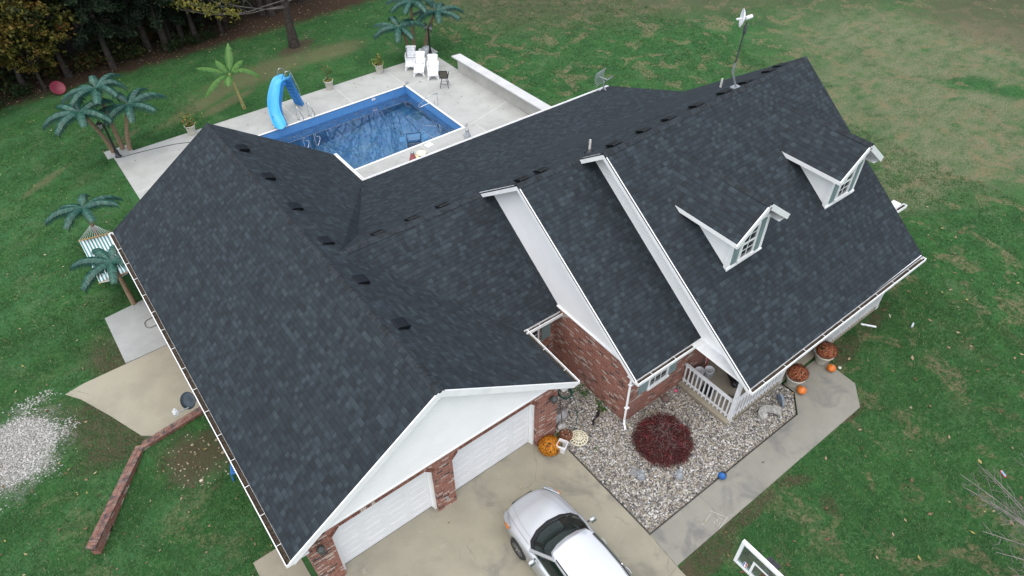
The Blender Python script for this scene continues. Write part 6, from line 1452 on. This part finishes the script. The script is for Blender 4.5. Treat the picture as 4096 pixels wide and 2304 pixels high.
b.grid(rows); k0 = [tuple(lerp3(B_[i], T_[i], .92)) for i in range(N_)]; b.grid([k0, [tuple(Vector(p) + Vector((0, 0, .006))) for p in T_]], 0, True, True); b.build("roof", M_silver, car)
for i in (3, N_ - 3):
    b = MB(); b.tube([tuple(Vector(B_[i]) + Vector((0, .05, 0))), tuple(Vector(lerp3(B_[i], T_[i], .5)) + Vector((math.copysign(.012, B_[i][0]), .03, .02))), T_[i]], [.05, .045, .05], 8); b.build("pillar", M_silver, car)
for i, r0 in ((5, .03), (N_ - 5, .03), (6, .05), (N_ - 6, .05)):
    b = MB(); b.tube([B_[i], T_[i]], r0, 6); b.build("pillar", M_silver, car)
b = MB(); q = [tuple(Vector(B_[i]) + Vector((0, .03, .006))) for i in (-3, -2, -1, 0, 1, 2, 3)]; q2 = [lerp3(B_[i], T_[i], .10) for i in (-3, -2, -1, 0, 1, 2, 3)]; b.grid([q, [tuple(Vector(v) + Vector((0, .015, .015))) for v in q2]]); b.tube([tuple(Vector(lerp3(B_[i % N_], T_[i % N_], .13)) + Vector((0, .03, .03))) for i in (-3, -2, -1, 0)], .012, 5); b.tube([tuple(Vector(lerp3(B_[i % N_], T_[i % N_], .15)) + Vector((0, .03, .03))) for i in (0, 1, 2)], .012, 5); b.build("cowl", M_black, car)
b = MB(); b.poly([(p[0] * .97, p[1] * .985 - .06, .988) for p in B_]); b.bbox((-.72, -2.86, .985), (.72, -2.66, 1.03)); b.build("dashboard", M_int, car)
for x in (-.36, .36):
    b = MB(); b.box((x, -3.66, 1.10), (.46, .13, .26)); b.box((x, -3.69, 1.28), (.24, .09, .13)); b.build("seat", pm("seat_cloth", (.085, .09, .088), .9, .2, 20), car, bevel=.03)
b = MB(); b.tube([(-.36 + .17 * math.cos(k / 20 * 6.283), -3.02 + .05 * math.sin(k / 20 * 6.283), 1.06 + .10 * math.sin(k / 20 * 6.283)) for k in range(21)], .014, 6); b.build("steering_wheel", M_black, car)
for s in (-1, 1):
    b = MB(); b.tube([tuple(Vector((s * x_, y, z)) + Vector((0, 0, .03))) for x_, y, z in ((.585, -3.3, 1.385), (.61, -3.8, 1.41), (.61, -4.3, 1.41), (.58, -4.8, 1.385))], .016, 6); b.build("roof_rail", M_black if s else M_silver, car)
    b = MB(); b.sphere((s * .975, -2.86, 1.0), .1, 14, 10, 0, (1.05, .62, .72)); b.tube([(s * .84, -2.82, .95), (s * .95, -2.85, .98)], .025, 6, 1); b.box((s * .985, -2.93, 1.0), (.15, .008, .10), 2); b.build("mirror", [M_silver, M_black, M_cg], car)
    hl = MB(); 
    P4 = [(s * .60, -1.215, .66), (s * .74, -1.34, .67), (s * .825, -1.62, .75), (s * .80, -1.72, .80), (s * .70, -1.50, .785), (s * .60, -1.30, .745)]
    hl.poly(P4 if s < 0 else P4[::-1]); hl.v = [(x + s * .018, y + .012, z + .012) for x, y, z in hl.v]; ho = hl.build("headlight", M_lamp, car); ho.modifiers.new("S", 'SOLIDIFY').thickness = .03
    P4 = [(s * .80, -1.47, .68), (s * .862, -1.70, .715), (s * .825, -1.70, .795), (s * .79, -1.56, .75)]; hl = MB(); hl.poly(P4 if s < 0 else P4[::-1]); hl.v = [(x + s * .03, y + .012, z + .012) for x, y, z in hl.v]; ho = hl.build("indicator", M_amber, car); ho.modifiers.new("S", 'SOLIDIFY').thickness = .03
    b = MB(); b.tube([(s * .40, -1.25, .775), (s * .56, -1.8, .875), (s * .60, -2.36, .945)], .004, 4); b.tube([(s * .62, -1.35, .775), (s * .70, -1.8, .862), (s * .745, -2.42, .935)], .0035, 4, 1); b.build("bonnet_crease", [M_silver, M_black], car)
    for y in (-3.42, -4.35):
        b = MB(); b.tube([(s * .905, y + .1, .80), (s * .93, y, .80), (s * .905, y - .1, .80)], .016, 6); b.build("door_handle", M_silver, car)
    b = MB()
    for y in (-2.72, -3.75, -4.7): b.tube([(s * .898, y, .86), (s * .912, y, .55), (s * .90, y, .3)], .004, 4)
    b.build("door_gap", M_black, car)
    for y in (-2.13, -4.75):
        wh = MB(); M = Matrix.Rotation(R(90) * s, 4, 'Y')
        wh.lathe([(.21, -.10), (.29, -.105), (.32, -.07), (.325, 0), (.32, .07), (.29, .105), (.21, .10)], n=28); wh.v = [tuple(M @ Vector(v)) for v in wh.v]; wo = wh.build("tyre", M_tyre, car, (s * .80, y, .325))
        rm = MB(); rm.lathe([(.21, .07), (.20, .05), (.0, .03)], n=24, m=1); rm.lathe([(.05, .03), (.05, .085), (0, .09)], n=12); rm.lathe([(.215, .06), (.215, .1), (.195, .1)], n=24)
        for k in range(7): a = k / 7 * 6.283; rm.beam((.04 * math.cos(a), .04 * math.sin(a), .075), (.205 * math.cos(a), .205 * math.sin(a), .085), .045, .02)
        rm.v = [tuple(M @ Vector(v)) for v in rm.v]; rm.build("rim", [M_rim, M_black], wo)
b = MB(); b.box((0, -1.115, .58), (.66, .05, .06)); b.box((0, -1.13, .40), (.8, .05, .1)); b.build("grille", M_black, car, bevel=.015)
